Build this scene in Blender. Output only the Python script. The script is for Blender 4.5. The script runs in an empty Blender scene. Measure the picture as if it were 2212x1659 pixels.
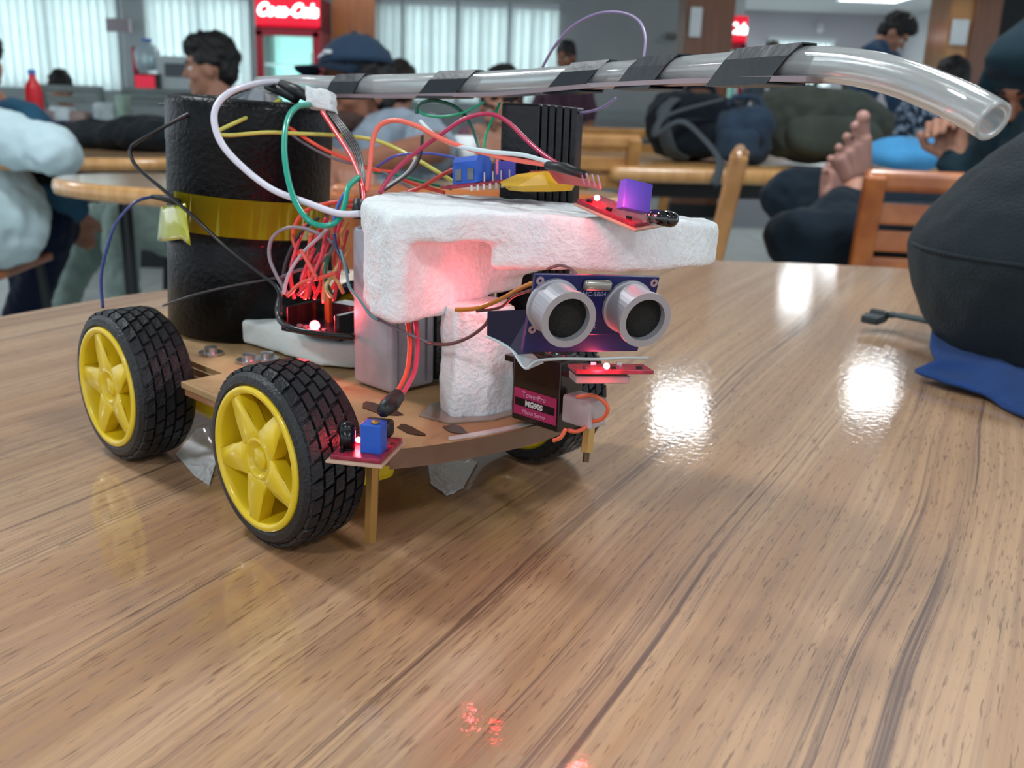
import bpy, bmesh, math, random
import numpy as np
from mathutils import Vector, Matrix, noise
random.seed(7)
C = bpy.context.scene.collection
SC = bpy.context.scene
PI = math.pi
# ------------------------------------------------------------------ camera
W_, H_, FPX = 2212.0, 1659.0, 2100.0
TT = 0.75                                     # table top height
CAMP = Vector((0, 0, TT + 0.1533))
TH = math.atan((H_ / 2 - 235) / FPX); RO = 0.035
FW = Vector((0, math.cos(TH), -math.sin(TH)))
_up = Vector((0, math.sin(TH), math.cos(TH))); _rt = Vector((1, 0, 0))
RT = _rt * math.cos(RO) + _up * math.sin(RO)
UP = -_rt * math.sin(RO) + _up * math.cos(RO)
cd = bpy.data.cameras.new('camera'); cam = bpy.data.objects.new('camera', cd); C.objects.link(cam)
cam.matrix_world = Matrix((( RT.x, UP.x, -FW.x, CAMP.x), (RT.y, UP.y, -FW.y, CAMP.y), (RT.z, UP.z, -FW.z, CAMP.z), (0, 0, 0, 1)))
cd.sensor_width = 36; cd.lens = FPX / W_ * 36; cd.clip_start = 0.02; cd.clip_end = 200
cd.dof.use_dof = True; cd.dof.focus_distance = 0.31; cd.dof.aperture_fstop = 21
SC.camera = cam
# ------------------------------------------------------------------ world and exposure
SC.view_settings.view_transform = 'Standard'; SC.view_settings.look = 'None'
SC.view_settings.gamma = 1; SC.view_settings.use_curve_mapping = False
SC.view_settings.exposure = 0.25
wd = bpy.data.worlds.new('hall_light'); SC.world = wd; wd.use_nodes = True
wd.node_tree.nodes['Background'].inputs[0].default_value = (0.80, 0.90, 1.0, 1)
wd.node_tree.nodes['Background'].inputs[1].default_value = 1.2
def area_light(name, loc, sx, sy, power, col=(0.93, 0.97, 1.0), rot=(0, 0, 0)):
    l = bpy.data.lights.new(name, 'AREA'); l.shape = 'RECTANGLE'; l.size = sx; l.size_y = sy; l.energy = power; l.color = col
    o = bpy.data.objects.new(name, l); C.objects.link(o); o.location = loc; o.rotation_euler = rot; return o
CEIL = 2.75
PANELS = [(1.25, 6.9), (2.95, 7.7), (3.6, 12.4), (5.4, 16.0), (-4.5, 3.0), (0.9, 1.9), (-1.3, 1.2), (1.6, -1.4), (-1.2, -1.6), (-6.0, 6.4), (-1.6, 9.6), (5.2, 10.6), (2.6, 17.2)]  # later entries lie out of view, added to brighten table and hall
for i, (x, y) in enumerate(PANELS):
    area_light('panel_light', (x, y, CEIL - 0.035), 0.36 if i != 3 else .9, 0.36 if i != 3 else 1.1, 27 if y < 5 else ((8 if y < 8.5 else (12 if i == 2 else 34)) if i != 3 else 30))

# ------------------------------------------------------------------ helpers
def ray(px, py): return FW + RT * ((px - W_ / 2) / FPX) - UP * ((py - H_ / 2) / FPX)
def P(px, py, d): return CAMP + ray(px, py) * d
def PZ(px, py, z):
    r = ray(px, py); return CAMP + r * ((z - CAMP.z) / r.z)
def lin(c):
    if isinstance(c, str): c = [int(c[i:i + 2], 16) / 255 for i in (0, 2, 4)]
    return tuple(((v / 12.92) if v <= 0.04045 else ((v + 0.055) / 1.055) ** 2.4) for v in c) + (1,)
MATS = {}
def mat(name, col, rough=0.5, metal=0.0, var=0.0, vscale=30.0, bump=0.0, bscale=80.0, emit=None, es=0.0, trans=0.0, alpha=1.0, ior=1.45, coat=0.0, sss=0.0, col2=None, sheen=0.0):
    if name in MATS: return MATS[name]
    m = bpy.data.materials.new(name); m.use_nodes = True; MATS[name] = m
    nt = m.node_tree; b = nt.nodes['Principled BSDF']; L = nt.links
    b.inputs['Base Color'].default_value = lin(col); b.inputs['Roughness'].default_value = rough; b.inputs['Metallic'].default_value = metal
    b.inputs['IOR'].default_value = ior; b.inputs['Transmission Weight'].default_value = trans; b.inputs['Alpha'].default_value = alpha
    b.inputs['Coat Weight'].default_value = coat; b.inputs['Coat Roughness'].default_value = 0.08
    b.inputs['Sheen Weight'].default_value = 0.06 if sheen else 0.0
    if sheen: b.inputs['Specular IOR Level'].default_value = 0.15
    if sss: b.inputs['Subsurface Weight'].default_value = sss; b.inputs['Subsurface Radius'].default_value = (0.01, 0.006, 0.004); b.inputs['Subsurface Scale'].default_value = 0.5
    if emit: b.inputs['Emission Color'].default_value = lin(emit); b.inputs['Emission Strength'].default_value = es
    tc = nt.nodes.new('ShaderNodeTexCoord')
    if var or col2:
        n = nt.nodes.new('ShaderNodeTexNoise'); n.inputs['Scale'].default_value = vscale; n.inputs['Detail'].default_value = 5; L.new(tc.outputs['Object'], n.inputs['Vector'])
        r = nt.nodes.new('ShaderNodeValToRGB'); L.new(n.outputs['Fac'], r.inputs['Fac'])
        c = lin(col)
        r.color_ramp.elements[0].position = 0.35; r.color_ramp.elements[1].position = 0.65
        r.color_ramp.elements[0].color = tuple(v * (1 - var) for v in c[:3]) + (1,)
        r.color_ramp.elements[1].color = lin(col2) if col2 else tuple(min(1, v * (1 + var)) for v in c[:3]) + (1,)
        L.new(r.outputs['Color'], b.inputs['Base Color'])
    if bump:
        n2 = nt.nodes.new('ShaderNodeTexNoise'); n2.inputs['Scale'].default_value = bscale; n2.inputs['Detail'].default_value = 4; L.new(tc.outputs['Object'], n2.inputs['Vector'])
        bp = nt.nodes.new('ShaderNodeBump'); bp.inputs['Strength'].default_value = bump; bp.inputs['Distance'].default_value = 0.002; L.new(n2.outputs['Fac'], bp.inputs['Height']); L.new(bp.outputs['Normal'], b.inputs['Normal'])
    return m
ROOTM = {}
def meta(o, label=None, cat=None, group=None, kind=None):
    if label: o['label'] = label
    if cat: o['category'] = cat
    if group: o['group'] = group
    if kind: o['kind'] = kind
    return o
def thing(name, label, cat, loc, rz=0.0, group=None):
    o = bpy.data.objects.new(name, None); C.objects.link(o); o.location = loc; o.rotation_euler = (0, 0, rz); o.empty_display_size = 0.05
    ROOTM[o.name] = (Matrix.Translation(Vector(loc)) @ Matrix.Rotation(rz, 4, 'Z')).inverted()
    return meta(o, label, cat, group)
def rootof(o):
    while o.parent: o = o.parent
    return o
def fin(name, bm, m, parent=None, smooth=False, label=None, kind=None, cat=None, group=None):
    """link a world-space bmesh as one object; a child is brought into its root's frame"""
    me = bpy.data.meshes.new(name)
    if parent is not None: bm.transform(ROOTM[rootof(parent).name])
    else:
        xs = [v.co for v in bm.verts]; mn = Vector([min(v[i] for v in xs) for i in range(3)]); mx = Vector([max(v[i] for v in xs) for i in range(3)])
        c = Vector(((mn.x + mx.x) / 2, (mn.y + mx.y) / 2, mn.z)); bm.transform(Matrix.Translation(-c))
    bm.to_mesh(me); bm.free()
    for mm in (m if isinstance(m, (list, tuple)) else [m]): me.materials.append(mm)
    if smooth:
        me.polygons.foreach_set('use_smooth', [True] * len(me.polygons))
    o = bpy.data.objects.new(name, me); C.objects.link(o)
    if parent is not None: o.parent = parent
    else:
        o.location = c; ROOTM[o.name] = Matrix.Translation(c).inverted()
    return meta(o, label, cat, group, kind)
def B(): return bmesh.new()
def frame(o, x=(1, 0, 0), y=(0, 1, 0), z=(0, 0, 1)):
    x, y, z = Vector(x), Vector(y), Vector(z)
    return Matrix(((x.x, y.x, z.x, o[0]), (x.y, y.y, z.y, o[1]), (x.z, y.z, z.z, o[2]), (0, 0, 0, 1)))
def box(bm, c, s, M=None, bev=0.0, seg=2):
    r = bmesh.ops.create_cube(bm, size=1.0); vs = r['verts']
    for v in vs: v.co = Vector((v.co.x * s[0], v.co.y * s[1], v.co.z * s[2])) + Vector(c)
    if bev:
        es = list({e for v in vs for e in v.link_edges})
        rr = bmesh.ops.bevel(bm, geom=es, offset=bev, segments=seg, affect='EDGES', profile=0.5)
        vs = list({v for f in rr['faces'] for v in f.verts} | {v for v in vs if v.is_valid})
    if M is not None:
        for v in vs: v.co = M @ v.co
    return vs
def tube(bm, pts, r, n=8, cap=True, flat=1.0):
    pts = [Vector(p) for p in pts]; N = len(pts); rs = r if isinstance(r, (list, tuple)) else [r] * N
    t0 = (pts[1] - pts[0]).normalized(); ref = Vector((0, 0, 1)) if abs(t0.z) < 0.9 else Vector((1, 0, 0))
    u = t0.cross(ref).normalized(); rings = []
    for i in range(N):
        t = (pts[min(i + 1, N - 1)] - pts[max(i - 1, 0)])
        t = t.normalized() if t.length > 1e-9 else t0
        u = (u - t * u.dot(t)).normalized(); w = t.cross(u)
        rings.append([bm.verts.new(pts[i] + (u * math.cos(a) + w * math.sin(a) * flat) * rs[i]) for a in [2 * PI * k / n for k in range(n)]])
    for i in range(N - 1):
        for k in range(n): bm.faces.new((rings[i][k], rings[i][(k + 1) % n], rings[i + 1][(k + 1) % n], rings[i + 1][k]))
    if cap:
        bm.faces.new(rings[0][::-1]); bm.faces.new(rings[-1])
    return rings
def spline(pts, sub=6, closed=False):
    pts = [Vector(p) for p in pts]; out = []; n = len(pts)
    for i in range(n - 1):
        p0 = pts[max(i - 1, 0)]; p1 = pts[i]; p2 = pts[i + 1]; p3 = pts[min(i + 2, n - 1)]
        for k in range(sub):
            t = k / sub
            out.append(0.5 * ((2 * p1) + (p2 - p0) * t + (2 * p0 - 5 * p1 + 4 * p2 - p3) * t * t + (3 * p1 - p0 - 3 * p2 + p3) * t ** 3))
    out.append(pts[-1]); return out
def lathe(bm, prof, M, n=32, closed=False):
    """profile of (radius, along) about local z of M"""
    rings = [[bm.verts.new(M @ Vector((r * math.cos(2 * PI * k / n), r * math.sin(2 * PI * k / n), h))) for k in range(n)] for r, h in prof]
    m = len(prof)
    for i in range(m if closed else m - 1):
        a, b = rings[i], rings[(i + 1) % m]
        for k in range(n): bm.faces.new((a[k], a[(k + 1) % n], b[(k + 1) % n], b[k]))
    if not closed:
        if prof[0][0] > 1e-6: bm.faces.new(rings[0][::-1])
        if prof[-1][0] > 1e-6: bm.faces.new(rings[-1])
def prism(bm, poly, z0, z1, M=None, bev=0.0):
    M = M or Matrix.Identity(4)
    a = [bm.verts.new(M @ Vector((x, y, z0))) for x, y in poly]; b = [bm.verts.new(M @ Vector((x, y, z1))) for x, y in poly]
    n = len(poly); fs = [bm.faces.new(a[::-1]), bm.faces.new(b)]
    for i in range(n): fs.append(bm.faces.new((a[i], a[(i + 1) % n], b[(i + 1) % n], b[i])))
    if bev:
        es = list(fs[0].edges) + list(fs[1].edges)
        bmesh.ops.bevel(bm, geom=es, offset=bev, segments=2, affect='EDGES', profile=0.5)
def ball(bm, c, r, M=None, seg=16):
    r = r if isinstance(r, (list, tuple)) else (r, r, r)
    q = bmesh.ops.create_uvsphere(bm, u_segments=seg, v_segments=max(6, seg // 2 + 2), radius=1.0)
    for v in q['verts']:
        p = Vector((v.co.x * r[0], v.co.y * r[1], v.co.z * r[2])) + Vector(c)
        v.co = M @ p if M is not None else p
def capsule(bm, a, b, ra, rb, n=14):
    a, b = Vector(a), Vector(b)
    ball(bm, a, ra, seg=n); ball(bm, b, rb, seg=n)
    if (b - a).length > 1e-4: tube(bm, [a, b], [ra, rb], n=n)
def remesh(bm, vox, smooth=4, disp=0.0, dscale=40.0, disp2=0.0, d2=150.0):
    bmesh.ops.recalc_face_normals(bm, faces=bm.faces)
    me = bpy.data.meshes.new('tmp'); bm.to_mesh(me); bm.free(); o = bpy.data.objects.new('tmp', me); C.objects.link(o)
    md = o.modifiers.new('r', 'REMESH'); md.mode = 'VOXEL'; md.voxel_size = vox
    if smooth:
        s = o.modifiers.new('s', 'SMOOTH'); s.iterations = smooth; s.factor = 0.5
    dg = bpy.context.evaluated_depsgraph_get(); me2 = bpy.data.meshes.new_from_object(o.evaluated_get(dg))
    bpy.data.objects.remove(o); bpy.data.meshes.remove(me)
    out = bmesh.new(); out.from_mesh(me2); bpy.data.meshes.remove(me2)
    if disp or disp2:
        out.normal_update()
        for v in out.verts:
            v.co = v.co + v.normal * (disp * noise.noise(v.co * dscale) + disp2 * noise.noise(v.co * d2))
    return out
def text(name, s, size, M, m, parent, ext=0.0004, shear=0.0, bold=0.0, sx=1.0):
    cu = bpy.data.curves.new('t', 'FONT'); cu.body = s; cu.size = size; cu.extrude = ext; cu.align_x = 'CENTER'; cu.align_y = 'CENTER'; cu.shear = shear; cu.offset = bold; cu.resolution_u = 3
    o = bpy.data.objects.new('t', cu); C.objects.link(o); dg = bpy.context.evaluated_depsgraph_get(); dg.update()
    me = bpy.data.meshes.new_from_object(o.evaluated_get(dg)); bpy.data.objects.remove(o); bpy.data.curves.remove(cu)
    bm = bmesh.new(); bm.from_mesh(me); bpy.data.meshes.remove(me); bm.transform(M @ Matrix.Diagonal((sx, 1, 1, 1)))
    return fin(name, bm, m, parent)

# ------------------------------------------------------------------ materials
def wood_table_mat():
    m = bpy.data.materials.new('teak_laminate'); m.use_nodes = True; nt = m.node_tree; L = nt.links; b = nt.nodes['Principled BSDF']
    tc = nt.nodes.new('ShaderNodeTexCoord'); mp = nt.nodes.new('ShaderNodeMapping'); L.new(tc.outputs['Object'], mp.inputs['Vector'])
    mp.inputs['Rotation'].default_value = (0, 0, -math.radians(63)); 
    # gentle waviness of the grain
    nw = nt.nodes.new('ShaderNodeTexNoise'); nw.inputs['Scale'].default_value = 1.0; nw.inputs['Detail'].default_value = 2
    mw = nt.nodes.new('ShaderNodeMapping'); mw.inputs['Scale'].default_value = (2.2, 7.0, 1); L.new(mp.outputs[0], mw.inputs['Vector']); L.new(mw.outputs[0], nw.inputs['Vector'])
    sub = nt.nodes.new('ShaderNodeVectorMath'); sub.operation = 'SUBTRACT'; sub.inputs[1].default_value = (.5, .5, .5); L.new(nw.outputs['Color'], sub.inputs[0])
    mul = nt.nodes.new('ShaderNodeVectorMath'); mul.operation = 'MULTIPLY'; mul.inputs[1].default_value = (0, 0.040, 0); L.new(sub.outputs[0], mul.inputs[0])
    add = nt.nodes.new('ShaderNodeVectorMath'); add.operation = 'ADD'; L.new(mp.outputs[0], add.inputs[0]); L.new(mul.outputs[0], add.inputs[1])
    def streak(scale, detail, rough, e0, e1):
        s = nt.nodes.new('ShaderNodeMapping'); s.inputs['Scale'].default_value = scale; L.new(add.outputs[0], s.inputs['Vector'])
        n = nt.nodes.new('ShaderNodeTexNoise'); n.inputs['Scale'].default_value = 1; n.inputs['Detail'].default_value = detail; n.inputs['Roughness'].default_value = rough; L.new(s.outputs[0], n.inputs['Vector'])
        r = nt.nodes.new('ShaderNodeMapRange'); r.inputs[1].default_value = e0; r.inputs[2].default_value = e1; L.new(n.outputs['Fac'], r.inputs[0]); return r
    wide = streak((1.0, 34, 1), 4, 0.6, 0.38, 0.66)
    fine = streak((3.0, 330, 1), 4, 0.65, 0.40, 0.64)
    line = streak((0.7, 105, 1), 5, 0.78, 0.565, 0.66)
    pore = streak((90, 900, 1), 2, 0.6, 0.58, 0.70)
    def mix(a, bcol, fac, f=1.0):
        mx = nt.nodes.new('ShaderNodeMix'); mx.data_type = 'RGBA'
        mf = nt.nodes.new('ShaderNodeMath'); mf.operation = 'MULTIPLY'; mf.inputs[1].default_value = f; L.new(fac, mf.inputs[0]); L.new(mf.outputs[0], mx.inputs[0])
        if isinstance(a, tuple): mx.inputs[6].default_value = a
        else: L.new(a, mx.inputs[6])
        mx.inputs[7].default_value = bcol; return mx.outputs[2]
    c = mix(lin('c6a07a'), lin('a97e56'), wide.outputs[0], 1.0)
    c = mix(c, lin('93705a'), fine.outputs[0], 0.6)
    c = mix(c, lin('5a4038'), line.outputs[0], 0.9)
    c = mix(c, lin('5c3c2a'), pore.outputs[0], 0.6)
    L.new(c, b.inputs['Base Color'])
    b.inputs['Roughness'].default_value = 0.45; b.inputs['IOR'].default_value = 1.45
    b.inputs['Coat Weight'].default_value = 1.0; b.inputs['Coat Roughness'].default_value = 0.07; b.inputs['Coat IOR'].default_value = 1.55
    # slight orange-peel of the lacquer
    n2 = nt.nodes.new('ShaderNodeTexNoise'); n2.inputs['Scale'].default_value = 260; n2.inputs['Detail'].default_value = 3; L.new(tc.outputs['Object'], n2.inputs['Vector'])
    bp = nt.nodes.new('ShaderNodeBump'); bp.inputs['Strength'].default_value = 0.16; bp.inputs['Distance'].default_value = 0.0005; L.new(n2.outputs['Fac'], bp.inputs['Height']); L.new(bp.outputs['Normal'], b.inputs['Coat Normal'])
    return m
M_table = wood_table_mat()
def wood_mat(name, c1, c2, rough=0.3, scale=(3, 3, 40), coat=0.4):
    m = bpy.data.materials.new(name); m.use_nodes = True; nt = m.node_tree; L = nt.links; b = nt.nodes['Principled BSDF']
    tc = nt.nodes.new('ShaderNodeTexCoord'); mp = nt.nodes.new('ShaderNodeMapping'); mp.inputs['Scale'].default_value = scale; L.new(tc.outputs['Object'], mp.inputs['Vector'])
    n = nt.nodes.new('ShaderNodeTexNoise'); n.inputs['Scale'].default_value = 2; n.inputs['Detail'].default_value = 4; L.new(mp.outputs[0], n.inputs['Vector'])
    r = nt.nodes.new('ShaderNodeValToRGB'); r.color_ramp.elements[0].position = .35; r.color_ramp.elements[1].position = .65; r.color_ramp.elements[0].color = lin(c1); r.color_ramp.elements[1].color = lin(c2)
    L.new(n.outputs['Fac'], r.inputs[0]); L.new(r.outputs[0], b.inputs['Base Color']); b.inputs['Roughness'].default_value = rough; b.inputs['Coat Weight'].default_value = coat; b.inputs['Coat Roughness'].default_value = .15
    return m
M_edge = wood_mat('table_edge_wood', 'b98850', 'cb9c66', 0.25, (30, 30, 4))
M_chair = wood_mat('orange_chair_wood', '9a4e1c', 'b96a2e', 0.3, (8, 8, 8))
M_chair2 = wood_mat('pale_chair_wood', '9c6a34', 'b98548', 0.35, (8, 8, 8))
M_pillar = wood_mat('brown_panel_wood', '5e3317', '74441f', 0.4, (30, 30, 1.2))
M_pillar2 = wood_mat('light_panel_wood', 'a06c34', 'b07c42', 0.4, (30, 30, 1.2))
M_blackmetal = mat('black_metal', '15181a', 0.4)
M_white = mat('white_paint', 'd9dee0', 0.6, var=0.03, vscale=2)
M_greywall = mat('grey_wall_paint', '9da4a6', 0.7, var=0.05, vscale=1.5)
M_rubber = mat('tyre_rubber', '17191d', 0.42, var=0.15, vscale=200, bump=0.3, bscale=900)
M_yellow = mat('yellow_plastic', 'e2c21c', 0.28, var=0.05, vscale=60, coat=0.3)
M_blackpl = mat('black_plastic', '08090d', 0.28, bump=0.15, bscale=300)
M_foam = mat('styrofoam', 'e2e8ea', 0.75, var=0.04, vscale=420, bump=0.55, bscale=650, sss=0.2)
M_foam2 = mat('smooth_packing_foam', 'dfe6e4', 0.6, bump=0.3, bscale=300, sss=0.2)
M_tape = mat('yellow_tape', 'c4c01a', 0.35, bump=0.2, bscale=60, var=0.1, vscale=40)
M_skin = mat('skin', 'a87862', 0.5, var=0.08, vscale=25)
M_skin2 = mat('warm_skin', '8a5a44', 0.5, var=0.08, vscale=25)
M_hair = mat('black_hair', '0c0b0c', 0.55, bump=0.8, bscale=160)
M_brass = mat('brass', 'a9834a', 0.35, metal=0.7)
M_silver = mat('silver_metal', 'b9b9bd', 0.3, metal=0.9)
M_redpcb = mat('red_circuit_board', '8c2238', 0.3, var=0.25, vscale=400)
M_bluepcb = mat('blue_circuit_board', '10174e', 0.3, var=0.15, vscale=200)
M_bluebox = mat('bright_blue_plastic', '1d55b8', 0.35)
def led(s): return mat('red_led_glow%d' % s, 'ff5a55', 0.4, emit='ff2a30', es=float(s))

# ------------------------------------------------------------------ the room
def slab(name, x0, x1, y0, y1, z0, z1, m, bev=0.0):
    bm = B(); box(bm, ((x0 + x1) / 2, (y0 + y1) / 2, (z0 + z1) / 2), (x1 - x0, y1 - y0, z1 - z0), bev=bev)
    return fin(name, bm, m, kind='structure')
floor = slab('floor', -10, 9, -6, 20, -0.1, 0, mat('floor_slab', 'a9aeac', 0.5))
M_tile = mat('pale_floor_tile', 'c6ccca', 0.28, var=0.06, vscale=3)
bm = B(); box(bm, (0, 0, 0), (0.594, 0.594, 0.012), bev=0.002, seg=1)
bm.transform(Matrix.Translation((-2.7, 3.0, 0.004))); tile0 = fin('tile', bm, M_tile, floor)
for i in range(10):
    for j in range(9):
        if i == 0 and j == 0: continue
        t = tile0.copy(); C.objects.link(t); t.parent = floor; t.location = (i * 0.6, j * 0.6, 0)
slab('ceiling', -10, 9, -6, 20, CEIL, CEIL + 0.1, mat('ceiling_white', 'd4d8d9', 0.8))
WB = 13.0
slab('wall_back', -10, 2.75, WB, WB + 0.2, 0, CEIL, M_greywall)
slab('wall_far', 2.0, 9, 18.7, 18.9, 0, CEIL, mat('lilac_wall', 'b3b1b8', 0.7))
slab('wall_right', 6.9, 7.1, 9.6, 18.7, 0, CEIL, M_white)
slab('baseboard_back', -10, 2.75, WB - 0.03, WB, 0.0, 0.1, M_white)
for i, (x, y) in enumerate(PANELS):
    t = thing('ceiling_light', ['square white ceiling light panel glowing over the wall with the blinds', 'square white ceiling light panel glowing'][min(i, 1)], 'light', (x, y, CEIL), group='ceiling light panels')
    t['label'] = 'glowing square light panel in the white ceiling, out of view'
    if i == 3: t['label'] = 'glowing light panel in the white ceiling above the leaning man, the one in view'; del t['group']
    bm = B(); hw, hh = (0.19, 0.19) if i != 3 else (0.47, 0.57)
    for s in (-1, 1):
        box(bm, (x + s * (hw + .015), y, CEIL - 0.015), (0.03, 2 * hh + .06, 0.03)); box(bm, (x, y + s * (hh + .015), CEIL - 0.015), (2 * hw, 0.03, 0.03))
    fin('frame', bm, M_white, t)
    bm = B(); box(bm, (x, y, CEIL - 0.012), (2 * hw, 2 * hh, 0.008)); fin('diffuser', bm, mat('light_diffuser', 'ffffff', 0.5, emit='f4fbff', es=4.0), t)

# ---- windows with vertical blinds: a bright pane in a frame, slats hung in front
M_slat = mat('blind_fabric', 'dde3e3', 0.8, var=0.04, vscale=6)
nt = M_slat.node_tree
_b = nt.nodes['Principled BSDF']; _tr = nt.nodes.new('ShaderNodeBsdfTranslucent'); _tr.inputs[0].default_value = lin('e6eeee'); _mx = nt.nodes.new('ShaderNodeMixShader'); _mx.inputs[0].default_value = 0.45
nt.links.new(_b.outputs[0], _mx.inputs[1]); nt.links.new(_tr.outputs[0], _mx.inputs[2]); nt.links.new(_mx.outputs[0], nt.nodes['Material Output'].inputs[0])
M_day = mat('daylit_window_glass', 'dff2f8', 0.2, emit='eef8fa', es=3.6)
def window(n, x0, x1, z0=0.95, z1=2.1, y=WB, lab='', pitch=0.11):
    w = bpy.data.objects.new('window_%d' % n, None); C.objects.link(w); w.location = ((x0 + x1) / 2, y, z0); ROOTM[w.name] = Matrix.Translation(-w.location); w['kind'] = 'structure'
    bm = B(); box(bm, ((x0 + x1) / 2, y - 0.02, (z0 + z1) / 2), (x1 - x0, 0.02, z1 - z0)); fin('pane', bm, M_day, w)
    bm = B()
    for s in (x0, (x0 + x1) / 2, x1): box(bm, (s, y - 0.04, (z0 + z1) / 2), (0.05, 0.04, z1 - z0))
    for s in (z0, z1): box(bm, ((x0 + x1) / 2, y - 0.04, s), (x1 - x0, 0.045, 0.05))
    fin('window_frame', bm, mat('window_frame_grey', '777f84', .5), w)
    t = thing('vertical_blind', lab, 'blind', ((x0 + x1) / 2, y - 0.16, z0), group='vertical blinds')
    bm = B(); box(bm, ((x0 + x1) / 2, y - 0.16, z1 + 0.03), (x1 - x0, 0.07, 0.06), bev=0.01); fin('head_rail', bm, mat('rail_white', 'c9d1d6', .4), t)
    k = max(2, round((x1 - x0) / pitch)); pitch = (x1 - x0) / k; bm = B(); a = 0.40
    M = Matrix.Translation((x0 + pitch / 2, y - 0.13, 0)) @ Matrix.Rotation(a, 4, 'Z')
    box(bm, (0, 0, (z0 + z1) / 2), (pitch * 1.13, 0.004, z1 - z0), M)
    s0 = fin('slat', bm, M_slat, t)
    for i in range(1, k):
        s = s0.copy(); C.objects.link(s); s.parent = t; s.location = (i * pitch, 0, 0); s.rotation_euler = (0, 0, 0)
wx = lambda px: (P(px, 100, 1).x / P(px, 100, 1).y) * WB
WINS = [(-40, 262, 'white vertical blind filling the wall at the left edge, above the seated row'), (325, 545, 'white vertical blind between the water dispenser and the red drinks fridge'),
        (812, 868, 'narrow white vertical blind right beside the left wood column'), (874, 985, 'white vertical blind, second to the right of the left column'), (993, 1095, 'white vertical blind in the middle of the grey wall'), (1103, 1205, 'white vertical blind nearest the bearded man by the grey wall')]
for i, (a, b_, lab) in enumerate(WINS): window(i + 1, wx(a), wx(b_), lab=lab)
window(7, 4.4, 5.6, z1=2.25, y=18.7, lab='small far white vertical blind right of the right wood column')
# sill ledge under the blinds
slab('trim_1', -10, 2.4, WB - 0.35, WB - 0.2, 0.86, 0.93, mat('ledge_grey', '8e9a99', .5))
slab('trim_2', 0.8, 3.4, 8.9, 9.3, 0.30, 0.66, mat('dark_bench', '20272b', .5))
# ---- wood-clad columns
def column(px0, px1, y, label, m, notice=None, split=None, z1=CEIL):
    a = P(px0, 100, 1); b_ = P(px1, 100, 1); x0 = a.x / a.y * y; x1 = b_.x / b_.y * y; d = 0.45
    t = thing('wood_column', label, 'column', ((x0 + x1) / 2, y + d / 2, 0))
    bm = B(); box(bm, ((x0 + x1) / 2, y + d / 2, z1 / 2), (x1 - x0, d, z1)); fin('panel', bm, m, t)
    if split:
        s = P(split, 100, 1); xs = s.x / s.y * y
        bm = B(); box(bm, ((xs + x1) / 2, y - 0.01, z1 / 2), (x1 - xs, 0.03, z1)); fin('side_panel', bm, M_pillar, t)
    bm = B(); box(bm, ((x0 + x1) / 2, y + d / 2, 0.06), (x1 - x0 + 0.03, d + 0.03, 0.12)); fin('plinth', bm, M_blackmetal, t)
    if notice:
        px, pa, pb, pc, lab = notice
        A = P(px, pb, 1); X0 = A.x / A.y * (y - 0.03); A1 = P(pa, pb, 1); X1 = A1.x / A1.y * (y - 0.03)
        zt = (P(px, pb, 1) - CAMP); Z1 = CAMP.z + zt.z / zt.y * y; zt = (P(px, pc, 1) - CAMP); Z0 = CAMP.z + zt.z / zt.y * y
        bm = B(); box(bm, ((X0 + X1) / 2, y - 0.03, (Z0 + Z1) / 2), (X1 - X0, 0.004, Z1 - Z0))
        fin('paper_notice', bm, mat('white_paper', 'c9cfd2', .7, var=0.05, vscale=8), None, cat='notice', label=lab)
column(718, 810, 10.4, 'brown wood-clad column behind the man in the cap', M_pillar)
column(1476, 1581, 9.0, 'dark brown wood-clad column with paper notice, middle of the hall', M_pillar, (1493, 1518, 16, 80, 'white paper notice taped on the dark middle column'))
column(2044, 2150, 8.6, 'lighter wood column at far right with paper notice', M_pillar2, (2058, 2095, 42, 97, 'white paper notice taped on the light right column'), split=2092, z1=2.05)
slab('trim_3', 2.9, 7, 8.4, 8.9, 2.05, 2.25, M_pillar2)
slab('wall_side', 4.25, 7.2, 9.3, 9.5, 0, 2.1, mat('dark_opening', '22282b', .7))

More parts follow.
